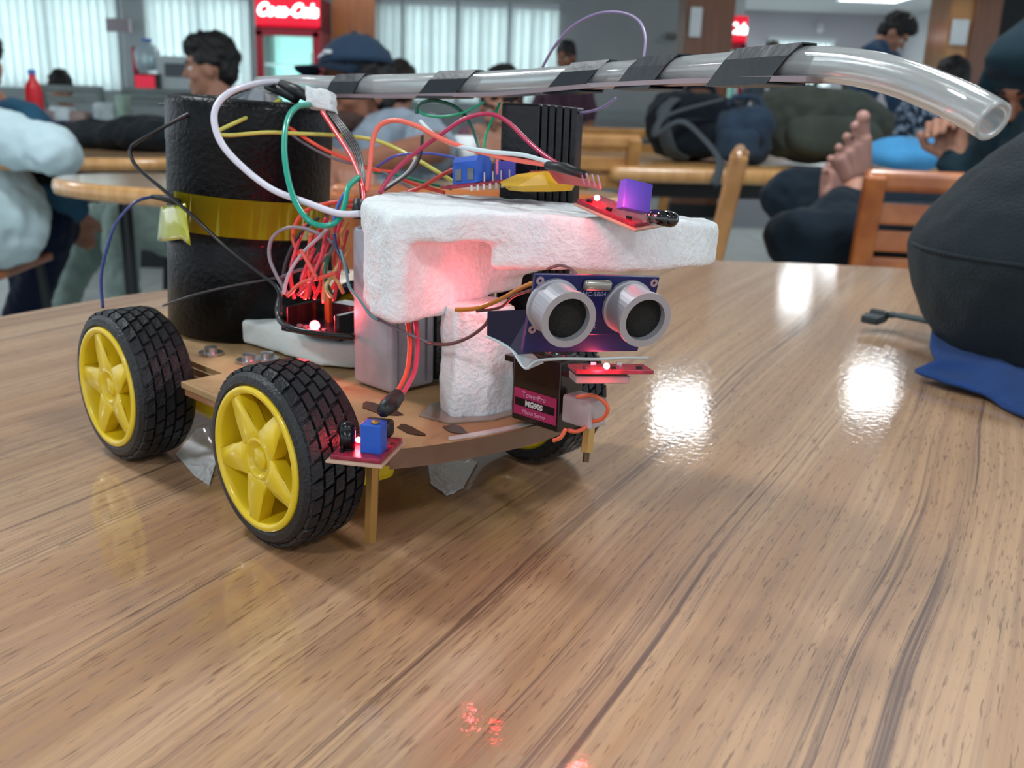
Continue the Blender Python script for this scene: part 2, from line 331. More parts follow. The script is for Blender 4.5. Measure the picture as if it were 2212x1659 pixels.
# ------------------------------------------------------------------ drinks fridges
def fridge(px0, px1, y, ztop, label, txt=True):
    a = P(px0, 100, 1); b_ = P(px1, 100, 1); x0 = a.x / a.y * y; x1 = b_.x / b_.y * y; w = x1 - x0; cx = (x0 + x1) / 2
    t = thing('drinks_fridge', label, 'fridge', (cx, y + 0.3, 0))
    red = mat('fridge_red', 'c01530', 0.3); bm = B()
    box(bm, (cx, y + 0.58, ztop / 2), (w, 0.04, ztop)); box(bm, (x0 + 0.02, y + 0.33, ztop / 2), (0.04, 0.52, ztop)); box(bm, (x1 - 0.02, y + 0.33, ztop / 2), (0.04, 0.52, ztop))
    box(bm, (cx, y + 0.33, ztop - 0.15), (w, 0.52, 0.3)); box(bm, (cx, y + 0.33, 0.12), (w, 0.52, 0.24)); fin('body', bm, mat('fridge_dark_red', '5a1520', .4), t)
    sg = B(); box(sg, (cx, y + 0.05, ztop - 0.13), (w, 0.06, 0.28), bev=0.02); sgo = fin('sign', sg, mat('lit_red_sign', 'd81533', .3, emit='e01030', es=0.7), t)
    if txt:
        text('lettering', 'Coca-Cola', 0.155, Matrix.Translation((cx, y + 0.015, ztop - 0.13)) @ Matrix.Rotation(PI / 2, 4, 'X'), mat('lit_white_letters', 'ffffff', .4, emit='ffffff', es=3.0), sgo, ext=0.004, shear=0.35, bold=0.006, sx=0.92 * w / 0.66)
    dr = B(); zt = ztop - 0.30; zb = 0.26
    for X in (x0 + 0.035, x1 - 0.035): box(dr, (X, y + 0.04, (zt + zb) / 2), (0.07, 0.05, zt - zb), bev=0.008)
    for Z in (zt - 0.02, zb + 0.03): box(dr, (cx, y + 0.04, Z), (w, 0.05, 0.06))
    d = fin('door', dr, red, t)
    bm = B(); box(bm, (cx, y + 0.05, (zt + zb) / 2), (w - 0.13, 0.008, zt - zb - 0.08)); fin('glass', bm, mat('fridge_glass', 'd8fff8', .05, trans=0.9, alpha=0.25), d)
    bm = B(); box(bm, (x1 - 0.07, y + 0.0, (zt + zb) / 2 + .25), (0.025, 0.03, 0.4), bev=0.008); fin('handle', bm, mat('white_handle', 'f2f6f6', .3), d)
    bm = B(); box(bm, (cx, y + 0.545, (zt + zb) / 2), (w - 0.1, 0.01, zt - zb)); fin('lit_interior', bm, mat('fridge_light', 'bdf2ea', .4, emit='a9f2ea', es=0.9), t)
    for k in range(4):
        z = zt - 0.30 - 0.27 * k
        bm = B(); box(bm, (cx, y + 0.3, z), (w - 0.1, 0.4, 0.02)); fin('shelf', bm, mat('fridge_shelf', 'e6f6f6', .3, emit='cfffff', es=0.35), t)
fridge(551, 690, 9.5, 1.83, 'tall red drinks fridge with a lit white sign beside the left column')
fridge(1520, 1613, 11.5, 1.97, 'red drinks fridge half hidden behind the dark middle column')

# ------------------------------------------------------------------ tables
def leg_frame(t, cx, cy, r, top, m=M_blackmetal):
    for k in range(4):
        a = PI / 4 + k * PI / 2
        bm = B(); tube(bm, [(cx + r * math.cos(a), cy + r * math.sin(a), top), (cx + r * 1.05 * math.cos(a), cy + r * 1.05 * math.sin(a), 0.011)], 0.018, n=10); fin('leg', bm, m, t)
    bm = B()
    for k in range(4):
        a = PI / 4 + k * PI / 2; b_ = a + PI / 2
        box(bm, (0, 0, 0), (r * 1.42, 0.02, 0.05), Matrix.Translation((cx + r * (math.cos(a) + math.cos(b_)) / 2, cy + r * (math.sin(a) + math.sin(b_)) / 2, top - 0.03)) @ Matrix.Rotation((a + b_) / 2 + PI / 2, 4, 'Z'))
    fin('apron', bm, m, t)
def round_table(name, label, cx, cy, r, m, thick=0.035, sy=1.0):
    t = thing(name, label, 'table', (cx, cy, 0))
    bm = B(); lathe(bm, [(0, TT - thick), (r - 0.03, TT - thick), (r - 0.004, TT - thick + 0.004), (r, TT - thick * .5), (r - 0.004, TT - 0.003), (r - 0.012, TT - 0.0005), (r - 0.014, TT - 0.001)], Matrix.Translation((cx, cy, 0)) @ Matrix.Diagonal((1, sy, 1, 1)), n=96)
    fin('edge_band', bm, M_edge, t, smooth=True)
    bm = B(); lathe(bm, [(r - 0.014, TT - 0.004), (r - 0.014, TT), (0, TT)], Matrix.Translation((cx, cy, 0)) @ Matrix.Diagonal((1, sy, 1, 1)), n=96)
    fin('tabletop', bm, m, t)
    leg_frame(t, cx, cy, r * 0.6 * (.45 if sy < 1 else 1), TT - thick)
    return t
round_table('wooden_table', 'teak-patterned round wooden table in the foreground carrying the robot car', 0.28, 0.36, 0.727, M_table)
M_top2 = wood_mat('pale_tabletop', 'b08a62', 'b99a78', 0.22, (3, 3, 3), 0.8)
LT = PZ(66, 412, TT); 
round_table('wooden_table', 'oval wooden table at left behind the robot, nearest the sage trousers', -0.34, 1.90, 0.55, M_top2, thick=0.032, sy=0.44)
TL = round_table('wooden_table', 'wooden table at far left under the heap of dark bags', -1.33, 2.96, 0.56, M_top2)
# right table: long with rounded edge
def rect_table(label, c, ang, w, d):
    t = thing('wooden_table', label, 'table', (c[0], c[1], 0), ang)
    M = Matrix.Translation((c[0], c[1], 0)) @ Matrix.Rotation(ang, 4, 'Z')
    bm = B(); box(bm, (0, 0, TT - 0.024), (w, d, 0.048), M, bev=0.02, seg=4); fin('tabletop', bm, M_edge, t, smooth=True)
    for sx in (-1, 1):
        for sy in (-1, 1):
            bm = B(); box(bm, (sx * (w / 2 - 0.12), sy * (d / 2 - 0.12), (TT - 0.05) / 2 + .005), (0.04, 0.04, TT - 0.06), M); fin('leg', bm, M_blackmetal, t)
    bm = B()
    for sy in (-1, 1): box(bm, (0, sy * (d / 2 - 0.12), TT - 0.075), (w - 0.24, 0.03, 0.045), M)
    fin('apron', bm, M_blackmetal, t)
rect_table('long wooden table on the right with rounded edge, carrying the backpacks', (1.13, 3.62), math.radians(9), 1.9, 1.05)

# ------------------------------------------------------------------ chairs with black metal frames
def chair(label, loc, yaw, m, w=0.42, top=0.84, slats=3, lean=0.09, group=None):
    """local +x is the way the seat faces"""
    t = thing('wooden_chair', label, 'chair', (loc[0], loc[1], 0), yaw, group)
    M = Matrix.Translation((loc[0], loc[1], 0)) @ Matrix.Rotation(yaw, 4, 'Z')
    bm = B(); box(bm, (0.21, 0, 0.445), (0.40, w, 0.022), M, bev=0.006); fin('seat', bm, m, t)
    bx = lambda z: -lean * (z - 0.45) / 0.4
    for s in (-1, 1):
        bm = B(); a = Vector((bx(0.40), s * (w / 2 - 0.02), 0.40)); b_ = Vector((bx(top), s * (w / 2 - 0.02), top - 0.01))
        z = (b_ - a).normalized(); x = Vector((0, 1, 0)).cross(z)
        box(bm, (0, 0, (b_ - a).length / 2), (0.034, 0.04, (b_ - a).length), M @ frame(a, x, (0, 1, 0), z), bev=0.006); fin('back_post', bm, m, t)
        bm = B(); tube(bm, [M @ Vector((0.38, s * (w / 2 - 0.03), 0.43)), M @ Vector((0.41, s * (w / 2 - 0.02), 0.011))], 0.013); fin('leg', bm, M_blackmetal, t)
        bm = B(); tube(bm, [M @ Vector((-0.0, s * (w / 2 - 0.03), 0.43)), M @ Vector((-0.07, s * (w / 2 - 0.02), 0.011))], 0.013); fin('leg', bm, M_blackmetal, t)
    bm = B()
    for s in (-1, 1): tube(bm, [M @ Vector((0.39, s * (w / 2 - 0.025), 0.2)), M @ Vector((-0.04, s * (w / 2 - 0.025), 0.2))], 0.009)
    tube(bm, [M @ Vector((0.39, -(w / 2 - 0.025), 0.2)), M @ Vector((0.39, (w / 2 - 0.025), 0.2))], 0.009); fin('stretcher', bm, M_blackmetal, t)
    bm = B(); box(bm, (bx(top - 0.03), 0, top - 0.021), (0.026, w, 0.042), M, bev=0.012, seg=3); fin('top_rail', bm, m, t)
    for k in range(slats):
        z = top - 0.085 - 0.0545 * k
        bm = B(); box(bm, (bx(z), 0, z), (0.016, w - 0.07, 0.041), M, bev=0.004); fin('slat', bm, m, t)
    return t
chair('orange wooden chair with slatted back behind the grey backpack at right', (0.885, 1.97), math.radians(82), M_chair, w=0.42, top=0.815)
chair('tawny chair seen side-on, its leaning post rising between the round and long tables', (0.385, 2.02), math.radians(167), M_chair2, w=0.42, top=0.845, lean=0.06)
chair('wooden chair with broad back behind the wires, in front of the man in the cap', (-0.065, 1.37), math.radians(84), M_chair, w=0.36, top=0.800)
chair('pale wooden chair just right of the black ribbed tower', (0.20, 3.05), math.radians(97), M_chair2, w=0.30, top=0.84)
chair('pale wooden chair behind the fist of the hooded person', (1.93, 4.2), math.radians(265), M_chair2, w=0.5, top=0.86)
chair('light brown chair behind the ribbed tower, farther back', (0.42, 4.4), math.radians(100), M_chair2, w=0.5, top=0.84)
chair('brown low chair under the white-sleeved person at the left edge', (-1.74, 2.58), math.radians(5), M_chair, w=0.40, top=0.60, slats=1)
chair('dark-framed chair under the person in sage trousers', (-1.05, 4.15), math.radians(185), M_chair, w=0.42, top=0.8)
M_gm = mat('greenish_metal', '6f7a78', 0.45, var=.15, vscale=12)
for i, (x, y, a, lab) in enumerate([(-2.75, 6.3, 80, 'grey metal-backed chair in the far left row, left one'), (-2.25, 6.35, 90, 'grey metal-backed chair in the far left row, second from left'), (-1.72, 6.3, 95, 'grey metal-backed chair in the far left row, nearest the black canister')]):
    chair(lab, (x, y), math.radians(a), M_gm, w=0.44, top=0.95, slats=1, group='grey chairs in the far left row')

# ------------------------------------------------------------------ people
def cloth(name, col, **k): return mat(name, col, 0.85, var=k.get('var', 0.12), vscale=k.get('vscale', 14), bump=0.5, bscale=60, sheen=0.3)
HEADR = 1.0
def head_parts(bm, M, beard=False):
    e = lambda c, r: ball(bm, c, r, M, seg=16)
    e((-0.012, 0, 0.030), (0.098, 0.076, 0.098)); e((0.022, 0, -0.045), (0.064, 0.055, 0.068)); e((0.062, 0, -0.092), (0.024, 0.026, 0.022))
    e((0.083, 0, 0.022), (0.012, 0.050, 0.011)); e((0.094, 0, -0.010), (0.013, 0.010, 0.022)); e((0.106, 0, -0.024), (0.013, 0.014, 0.011))
    e((0.082, 0, -0.058), (0.014, 0.025, 0.006)); e((0.080, 0, -0.068), (0.013, 0.021, 0.007))
    for s in (-1, 1):
        e((-0.005, s * 0.078, -0.012), (0.018, 0.008, 0.030)); e((0.060, s * 0.040, -0.025), (0.026, 0.022, 0.026))
def hand_parts(bm, w, d, up, curl=0.6, size=1.0):
    """palm and five fingers from the wrist along d; up = back-of-hand normal"""
    d = Vector(d).normalized(); up = Vector(up); up = (up - d * up.dot(d)).normalized(); s = d.cross(up); w = Vector(w)
    for k in range(3): capsule(bm, w + d * 0.01 + s * (k - 1) * 0.02, w + d * 0.085 * size + s * (k - 1) * 0.026, 0.017, 0.015, n=10)
    for k, ln in enumerate((0.072, 0.080, 0.074, 0.058)):
        p0 = w + d * 0.09 * size + s * (1.5 - k) * 0.021; p1 = p0 + (d * math.cos(curl) - up * math.sin(curl)) * ln * .5; p2 = p1 + (d * math.cos(2.2 * curl) - up * math.sin(2.2 * curl)) * ln * .5
        capsule(bm, p0, p1, 0.0095, 0.0085, n=8); capsule(bm, p1, p2, 0.0085, 0.0075, n=8)
    q0 = w + d * 0.03 + s * 0.028; q1 = q0 + (d * 0.6 + s * 0.7 - up * 0.35).normalized() * 0.042; q2 = q1 + (d * 0.95 + s * 0.1 - up * 0.3).normalized() * 0.032
    capsule(bm, q0, q1, 0.013, 0.011, n=8); capsule(bm, q1, q2, 0.011, 0.009, n=8)
def person(label, J, look, hair='short', skin=M_skin, top=None, topname='shirt', bottom=None, sleeve=1.0, hands=True, vox=0.008, rest=None, hood=False, hairm=M_hair, feet=True, group=None, nohead=False, eyes=True, trim=None):
    """J: joints in world space: head neck shL shR elL elR wrL wrR pelvis hipL hipR knL knR anL anR; look = (yaw, pitch down)"""
    J = {k: Vector(v) for k, v in J.items()}
    t = thing('person', label, 'person', (J['pelvis'].x, J['pelvis'].y, 0), 0, group)
    bm = B(); ch = (J['shL'] + J['shR']) / 2; pel = J['pelvis']; side = (J['shR'] - J['shL']).normalized()
    mid = (ch + pel) / 2
    Mh = Matrix.Translation(J['head']) @ Matrix.Rotation(look[0], 4, 'Z') @ Matrix.Rotation(look[1], 4, 'Y') @ (Matrix.Rotation(look[2], 4, 'X') if len(look) > 2 else Matrix.Identity(4))
    head_parts(bm, Mh)
    capsule(bm, ch + Vector((0, 0, 0.0)), Mh @ Vector((-0.02, 0, -0.06)), 0.060, 0.054)
    def torso(b, g):
        hs = side * 0.085
        for s in (-1, 1):
            capsule(b, pel + hs * s * 0.9, mid + hs * s * 0.95, 0.10 + g, 0.095 + g); capsule(b, mid + hs * s * .95, ch + hs * s * 1.0 - Vector((0, 0, .07)), 0.095 + g, 0.10 + g)
        capsule(b, ch - side * 0.10, ch + side * 0.10, 0.072 + g, 0.072 + g)
        capsule(b, ch, J['shL'], 0.07 + g, 0.056 + g); capsule(b, ch, J['shR'], 0.07 + g, 0.056 + g)
    torso(bm, -0.006)
    for s in 'LR':
        capsule(bm, J['sh' + s], J['el' + s], 0.050, 0.038); capsule(bm, J['el' + s], J['wr' + s], 0.038, 0.026)
        if hands:
            d = (J['wr' + s] - J['el' + s]).normalized(); d = (d + Vector((0, 0, -0.1))).normalized()
            hand_parts(bm, J['wr' + s], d, (0, 0, 1))
        if 'kn' + s in J:
            hp = J['hip' + s]; kn = J['kn' + s]; an = J['an' + s]
            capsule(bm, hp, kn, 0.078, 0.052); capsule(bm, kn, an, 0.052, 0.036)
            if feet and ('toe' + s) in J:
                to = J['toe' + s]; capsule(bm, an + Vector((0, 0, -.03)), to, 0.036, 0.026)
                dd = (to - an).normalized(); sd = dd.cross(Vector((0, 0, 1))).normalized()
                for k in range(5): capsule(bm, to + sd * (k - 2) * 0.017, to + sd * (k - 2) * 0.019 + dd * (0.045 - 0.006 * abs(k - 1)), 0.012, 0.009, n=8)
    bm = remesh(bm, vox, 3); fin('body', bm, skin, t, smooth=True)
    if eyes:
        for s in (-1, 1):
            bm = B(); ball(bm, (0.0725, s * 0.032, 0.001), 0.0115, Mh, seg=10); e = fin('eye', bm, mat('eye_white', 'd8d2cc', .3), t, smooth=True)
            bm = B(); ball(bm, (0.0805, s * 0.032, 0.001), (0.004, 0.0062, 0.0062), Mh, seg=10); fin('iris', bm, mat('dark_iris', '140c08', .2), e, smooth=True)
            bm = B(); tube(bm, [Mh @ Vector((0.090, s * 0.014, 0.024)), Mh @ Vector((0.090, s * 0.034, 0.030)), Mh @ Vector((0.078, s * 0.052, 0.024))], [0.004, 0.005, 0.003], n=8); fin('eyebrow', bm, hairm, t)
    if hair:
        bm = B(); ball(bm, (-0.020, 0, 0.048), (0.102, 0.084, 0.096), Mh, seg=20); ball(bm, (-0.052, 0, -0.010), (0.060, 0.074, 0.070), Mh)
        if hair == 'thick': ball(bm, (0.015, 0, 0.085), (0.085, 0.078, 0.062), Mh); ball(bm, (0.055, 0.0, 0.085), (0.042, 0.060, 0.038), Mh)
        bm = remesh(bm, 0.007, 2, disp=0.012, dscale=35, disp2=0.005, d2=120); fin('hair', bm, hairm, t, smooth=True)
    if top:
        bm = B(); torso(bm, 0.010)
        for s in 'LR':
            e = J['el' + s]; w = J['wr' + s]; sh = J['sh' + s]
            if sleeve <= 0.55: e2 = sh.lerp(e, sleeve * 1.6); capsule(bm, sh, e2, 0.068, 0.064)
            else:
                capsule(bm, sh, e, 0.068, 0.056); capsule(bm, e, e.lerp(w, min(1, sleeve)), 0.056, 0.044)
        bm = remesh(bm, vox * 1.2, 3, disp=0.018, dscale=9, disp2=0.006, d2=35); fin(topname, bm, top, t, smooth=True)
        bm = B(); tube(bm, [Mh @ Vector((0, 0, -0.10)) + (ch - J['head']).normalized() * .055 + Vector((math.cos(a) * .062, math.sin(a) * .068, 0)) for a in [2 * PI * k / 16 for k in range(17)]], 0.017, cap=False); fin('collar', bm, top, t, smooth=True)
    if bottom:
        bm = B(); capsule(bm, pel - side * 0.07, pel + side * 0.07, 0.125, 0.125)
        for s in 'LR':
            if 'kn' + s in J:
                capsule(bm, J['hip' + s], J['kn' + s], 0.096, 0.074); capsule(bm, J['kn' + s], J['kn' + s].lerp(J['an' + s], 0.93), 0.074, 0.062)
        bm = remesh(bm, vox * 1.2, 3, disp=0.02, dscale=9, disp2=0.006, d2=35); fin('trousers', bm, bottom, t, smooth=True)
    if hood:
        bm = B(); ball(bm, (-0.030, 0, 0.035), (0.125, 0.108, 0.128), Mh, seg=20); ball(bm, (-0.045, 0, -0.06), (0.10, 0.10, 0.10), Mh); ball(bm, (0.03, 0, 0.085), (0.08, 0.088, 0.062), Mh)
        capsule(bm, Mh @ Vector((-0.05, 0, -0.1)), ch, 0.085, 0.10)
        for s in (-1, 1): ball(bm, (0.045, s * 0.078, -0.01), (0.05, 0.022, 0.10), Mh)
        bm = remesh(bm, 0.009, 3, disp=0.012, dscale=14); fin('hood', bm, top, t, smooth=True)
    return t, Mh
def seated(px, py, d, yaw, headz=None):
    """a plausible sitting skeleton below a head seen at (px, py), facing yaw"""
    h = P(px, py, d); f = Vector((math.cos(yaw), math.sin(yaw), 0)); l = Vector((-f.y, f.x, 0))
    J = {'head': h}; ch = h - Vector((0, 0, 0.25)) - f * 0.05; pel = Vector((h.x, h.y, 0.53)) - f * 0.16
    J['shL'] = ch + l * 0.18; J['shR'] = ch - l * 0.18; J['pelvis'] = pel
    for s, k in (('L', 1), ('R', -1)):
        J['el' + s] = ch + l * 0.25 * k + f * 0.12 - Vector((0, 0, 0.24)); J['wr' + s] = Vector((0, 0, 0.02)) + J['el' + s] + f * 0.22 - l * 0.08 * k
        J['hip' + s] = pel + l * 0.10 * k; J['kn' + s] = pel + l * 0.14 * k + f * 0.42; J['kn' + s].z = 0.50
        J['an' + s] = pel + l * 0.13 * k + f * 0.45; J['an' + s].z = 0.10; J['toe' + s] = J['an' + s] + f * 0.14; J['toe' + s].z = 0.034
    return J
blk = cloth('near_black_cloth', '0d1118')
# man in the cap, leaning on the left table
J = seated(768, 199, 2.56, math.radians(-106)); J['shL'] = P(895, 300, 2.56); J['shR'] = P(655, 305, 2.62); J['elL'] = P(940, 372, 2.28); J['wrL'] = P(775, 372, 1.98); J['elR'] = P(618, 372, 2.28); J['wrR'] = P(735, 375, 1.96)
for k in ('wrL', 'wrR', 'elL', 'elR'): J[k].z = TT + (0.035 if k[0] == 'w' else 0.06)
t, Mh = person('man in a dark blue cap and light grey shirt leaning on the left table', J, (math.radians(-128), -0.02, 0.10), top=cloth('grey_blue_shirt', '7f8c99'), sleeve=0.5, bottom=cloth('dark_trousers', '20262c'), skin=M_skin2, vox=0.007, feet=False)
bm = B()
ball(bm, (0.040, 0, -0.080), (0.062, 0.058, 0.045), Mh); bm2 = remesh(bm, 0.006, 1, disp=0.004, dscale=90); fin('beard', bm2, mat('dark_stubble', '3a2620', .8), t, smooth=True)
capm = cloth('navy_cap_cloth', '26384c', var=0.06)
bm = B(); r = bmesh.ops.create_uvsphere(bm, u_segments=28, v_segments=18, radius=1)
bmesh.ops.delete(bm, geom=[v for v in bm.verts if v.co.z < 0.04], context='VERTS')
for v in bm.verts: v.co = Mh @ Vector((v.co.x * 0.108 - 0.010, v.co.y * 0.092, v.co.z * 0.098 + 0.050))
cap = thing('baseball_cap', 'dark blue baseball cap with small white print on the seated man', 'cap', Mh @ Vector((0, 0, 0.05)))
bmesh.ops.solidify(bm, geom=bm.faces, thickness=0.003); fin('crown', bm, capm, cap, smooth=True)
bm = B(); grid = []
for i in range(9):
    row = []
    for j in range(13):
        a = (j / 12 - .5) * 2.2; rr = 0.088 + 0.085 * (i / 8) * (math.cos(a * .72)); y = math.sin(a) * (0.086 + 0.006 * i / 8)
        row.append(bm.verts.new(Mh @ Vector((rr * math.cos(a) * 1.12 - 0.004, y, 0.066 - 0.012 * (i / 8) - 3.2 * y * y * (0.5 + .5 * i / 8)))))
    grid.append(row)
for i in range(8):
    for j in range(12): bm.faces.new((grid[i][j], grid[i + 1][j], grid[i + 1][j + 1], grid[i][j + 1]))
bmesh.ops.solidify(bm, geom=bm.faces, thickness=0.004); fin('brim', bm, capm, cap, smooth=True)
bm = B(); ball(bm, (-0.008, 0, 0.150), (0.008, 0.008, 0.004), Mh, seg=10); fin('button', bm, capm, cap, smooth=True)
bm = B()
for k, (y, z, s) in enumerate([(0.012, 0.092, .008), (0.004, 0.094, .006), (-0.008, 0.088, .005), (-0.020, 0.086, .005), (-0.030, 0.084, .004)]):
    box(bm, (0.099 - abs(y) * .35, y, z), (0.010, s * 2.0, s * 1.2), Mh, bev=0.002)
fin('print', bm, mat('white_print', 'cfd8de', .6), cap)
# dark-haired man seen from the side, facing left, sage trousers
J = seated(455, 148, 3.95, math.radians(176))
J['hipL'] = P(370, 505, 3.95); J['hipR'] = P(380, 490, 4.15); J['pelvis'] = P(400, 470, 4.05); J['knL'] = P(262, 480, 3.72); J['knR'] = P(205, 475, 3.85); J['anL'] = P(265, 655, 3.72); J['anR'] = P(128, 622, 3.78); J['toeL'] = P(225, 672, 3.6); J['toeR'] = P(82, 655, 3.6)
J['anL'].z = max(J['anL'].z, .09); J['toeL'].z = 0.05; J['toeR'].z = 0.05; J['anR'].z = .10
J['elL'] = P(400, 330, 3.8); J['wrL'] = P(300, 350, 3.6); J['elR'] = P(400, 320, 4.2); J['wrR'] = P(300, 345, 4.1)
person('black-haired man seen from the side in dark shirt and sage green trousers', J, (math.radians(190), 0.08), hair='thick', top=cloth('dark_shirt', '141a24'), bottom=cloth('sage_trousers', '93a8a0'), sleeve=0.9)
# white-sleeved person at the left edge
J = seated(-130, 90, 2.5, math.radians(110)); J['shL'] = P(-180, 255, 2.6); J['shR'] = P(-45, 280, 2.42); J['elR'] = P(112, 325, 2.28); J['wrR'] = P(136, 345, 2.34); J['elL'] = P(-160, 330, 2.6); J['wrL'] = P(-60, 330, 2.7); J['pelvis'] = P(-32, 465, 2.55); J['hipR'] = P(-10, 480, 2.5); J['hipL'] = P(-20, 470, 2.65); J['knR'] = P(-330, 480, 2.5); J['knL'] = P(-330, 480, 2.8); J['anR'] = P(-330, 760, 2.5); J['anL'] = P(-330, 800, 2.8); J['anR'].z = J['anL'].z = .1
person('person in a loose white tunic at the left edge, arm over the table', J, (math.radians(55), 0.2), top=cloth('white_tunic', 'b9d0d6', var=.05), topname='tunic', bottom=cloth('white_salwar', 'b4cace', var=.05), feet=False, hands=False)
# small heads and people farther off
J = seated(865, 194, 4.8, math.radians(80)); person('dark-haired person seen from behind beside the capped man, only the hair showing', J, (math.radians(85), 0.1), top=cloth('grey_shirt', '59636d'), bottom=blk, vox=0.011, eyes=False, feet=False, hairm=mat('brown_black_hair', '241d19', .6, bump=.6, bscale=120))
J = seated(132, 192, 7.4, math.radians(-90)); person('person at the far left row with only dark hair showing over a grey chair', J, (math.radians(-90), 0.5), top=cloth('royal_blue_shirt', '20307c'), bottom=blk, vox=0.013, eyes=False)
J = seated(1085, 230, 3.5, math.radians(-95)); J['elL'] = P(1120, 290, 3.3); J['wrL'] = P(1040, 318, 3.1); J['elR'] = P(1035, 290, 3.35); J['wrR'] = P(1085, 325, 3.1); person('person in a mauve shirt hidden behind the tube and the ribbed tower', J, (math.radians(-95), 0.3), top=cloth('mauve_shirt', '74505f'), bottom=blk, vox=0.01, sleeve=0.5, feet=False)
# standing bearded man near the grey wall
def standing(px, py, d, yaw, lean=0.0):
    h = P(px, py, d); f = Vector((math.cos(yaw), math.sin(yaw), 0)); l = Vector((-f.y, f.x, 0)); J = {'head': h}
    ch = h - Vector((0, 0, 0.25)) - f * (0.03 + 0.22 * lean); pel = Vector((h.x, h.y, h.z - 0.74 + 0.08 * lean)) - f * (0.45 * lean)
    J['shL'] = ch + l * 0.19; J['shR'] = ch - l * 0.19; J['pelvis'] = pel
    for s, k in (('L', 1), ('R', -1)):
        J['el' + s] = ch + l * 0.25 * k + f * 0.06 - Vector((0, 0, 0.28)); J['wr' + s] = J['el' + s] + f * 0.18 - Vector((0, 0, 0.15))
        J['hip' + s] = pel + l * 0.10 * k; J['kn' + s] = pel + l * 0.11 * k + f * 0.04; J['kn' + s].z = pel.z * .52
        J['an' + s] = pel + l * 0.12 * k; J['an' + s].z = 0.09; J['toe' + s] = J['an' + s] + f * 0.14; J['toe' + s].z = 0.034
    return J
J = standing(1222, 124, 8.4, math.radians(-105)); t, Mh = person('bearded black-haired person standing before the grey wall, far off', J, (math.radians(-115), 0.25), top=cloth('maroon_grey_shirt', '4a3440'), bottom=blk, sleeve=0.5, skin=M_skin2)
bm = B(); ball(bm, (0.040, 0, -0.080), (0.064, 0.060, 0.045), Mh); fin('beard', remesh(bm, 0.009, 1), M_hair, t, smooth=True)
J = standing(1932, 72, 6.4, math.radians(-15), 0.55); J['shL'] = P(1912, 108, 6.65); J['shR'] = P(1880, 116, 6.2); J['pelvis'] = P(1810, 300, 6.5); J['elL'] = P(1960, 200, 6.6); J['elR'] = P(1935, 210, 6.15); person('man in a denim shirt leaning forward with head bowed, in front of the white wall', J, (math.radians(-25), 0.75), hair='thick', top=cloth('denim_shirt', '2f4a66', var=.08), bottom=blk, sleeve=0.9)
J = seated(1668, 118, 10.5, math.radians(90)); person('person far off under the small blind, greyish hair only', J, (math.radians(90), 0.1), top=cloth('grey_shirt', '59636d'), bottom=blk, vox=0.016, eyes=False, feet=False, hairm=mat('grey_brown_hair', '5b5148', .7, bump=.5))
J = seated(2054, 186, 4.9, math.radians(-100)); J['elL'] = P(2110, 275, 4.7); J['elR'] = P(1945, 275, 4.7); J['shL'] = P(2090, 240, 4.85); J['shR'] = P(1965, 240, 4.85)
def camo():
    m = mat('camouflage_cloth', '8090a2', 0.85); nt = m.node_tree; b = nt.nodes['Principled BSDF']; tc = nt.nodes.new('ShaderNodeTexCoord'); n = nt.nodes.new('ShaderNodeTexNoise'); n.inputs['Scale'].default_value = 22; n.inputs['Detail'].default_value = 2; r = nt.nodes.new('ShaderNodeValToRGB'); r.color_ramp.interpolation = 'CONSTANT'
    r.color_ramp.elements[0].color = lin('1c2a3c'); r.color_ramp.elements[1].position = 0.5; r.color_ramp.elements[1].color = lin('6f8198'); e = r.color_ramp.elements.new(0.58); e.color = lin('9fb0c0')
    nt.links.new(tc.outputs['Object'], n.inputs[0]); nt.links.new(n.outputs[0], r.inputs[0]); nt.links.new(r.outputs[0], b.inputs['Base Color']); return m
person('person in a blue-grey camouflage shirt seated behind the long table', J, (math.radians(-100), 0.6), top=camo(), bottom=blk, vox=0.011, feet=False)
# hooded person at the right edge, legs drawn up, bare feet against the table
J = seated(2252, 188, 2.12, math.radians(205)); tealcl = cloth('dark_teal_hoodie', '1b2f38', var=.1)
J['shL'] = P(2290, 300, 2.05); J['shR'] = P(2150, 300, 2.32); J['elR'] = P(2125, 440, 2.28); J['wrR'] = P(2062, 352, 2.30); J['elL'] = P(2300, 450, 1.95); J['wrL'] = P(2200, 470, 1.8)
J['pelvis'] = P(2210, 520, 2.2); J['hipR'] = P(2190, 530, 2.3); J['hipL'] = P(2240, 530, 2.1); J['knR'] = P(1712, 420, 2.36); J['anR'] = P(1800, 500, 2.28); J['knL'] = P(1730, 520, 2.06); J['anL'] = P(1835, 455, 2.14)
t, Mh = person('person in a dark teal hooded jacket at the right edge with feet drawn up', J, (math.radians(205), 0.45), top=tealcl, topname='jacket', hood=True, hair='short', hands=False, feet=False, bottom=cloth('dark_denim', '16222c'), skin=M_skin2)
HT = t
bm = B(); w = J['wrR']; capsule(bm, J['elR'].lerp(w, .8), w, 0.034, 0.03)
hand_parts(bm, w, P(2055, 300, 2.3) - w, ray(2300, 250) * 1.0 + Vector((.6, .0, .4)), curl=1.25); fin('hand', remesh(bm, 0.005, 2), M_skin, t, smooth=True)
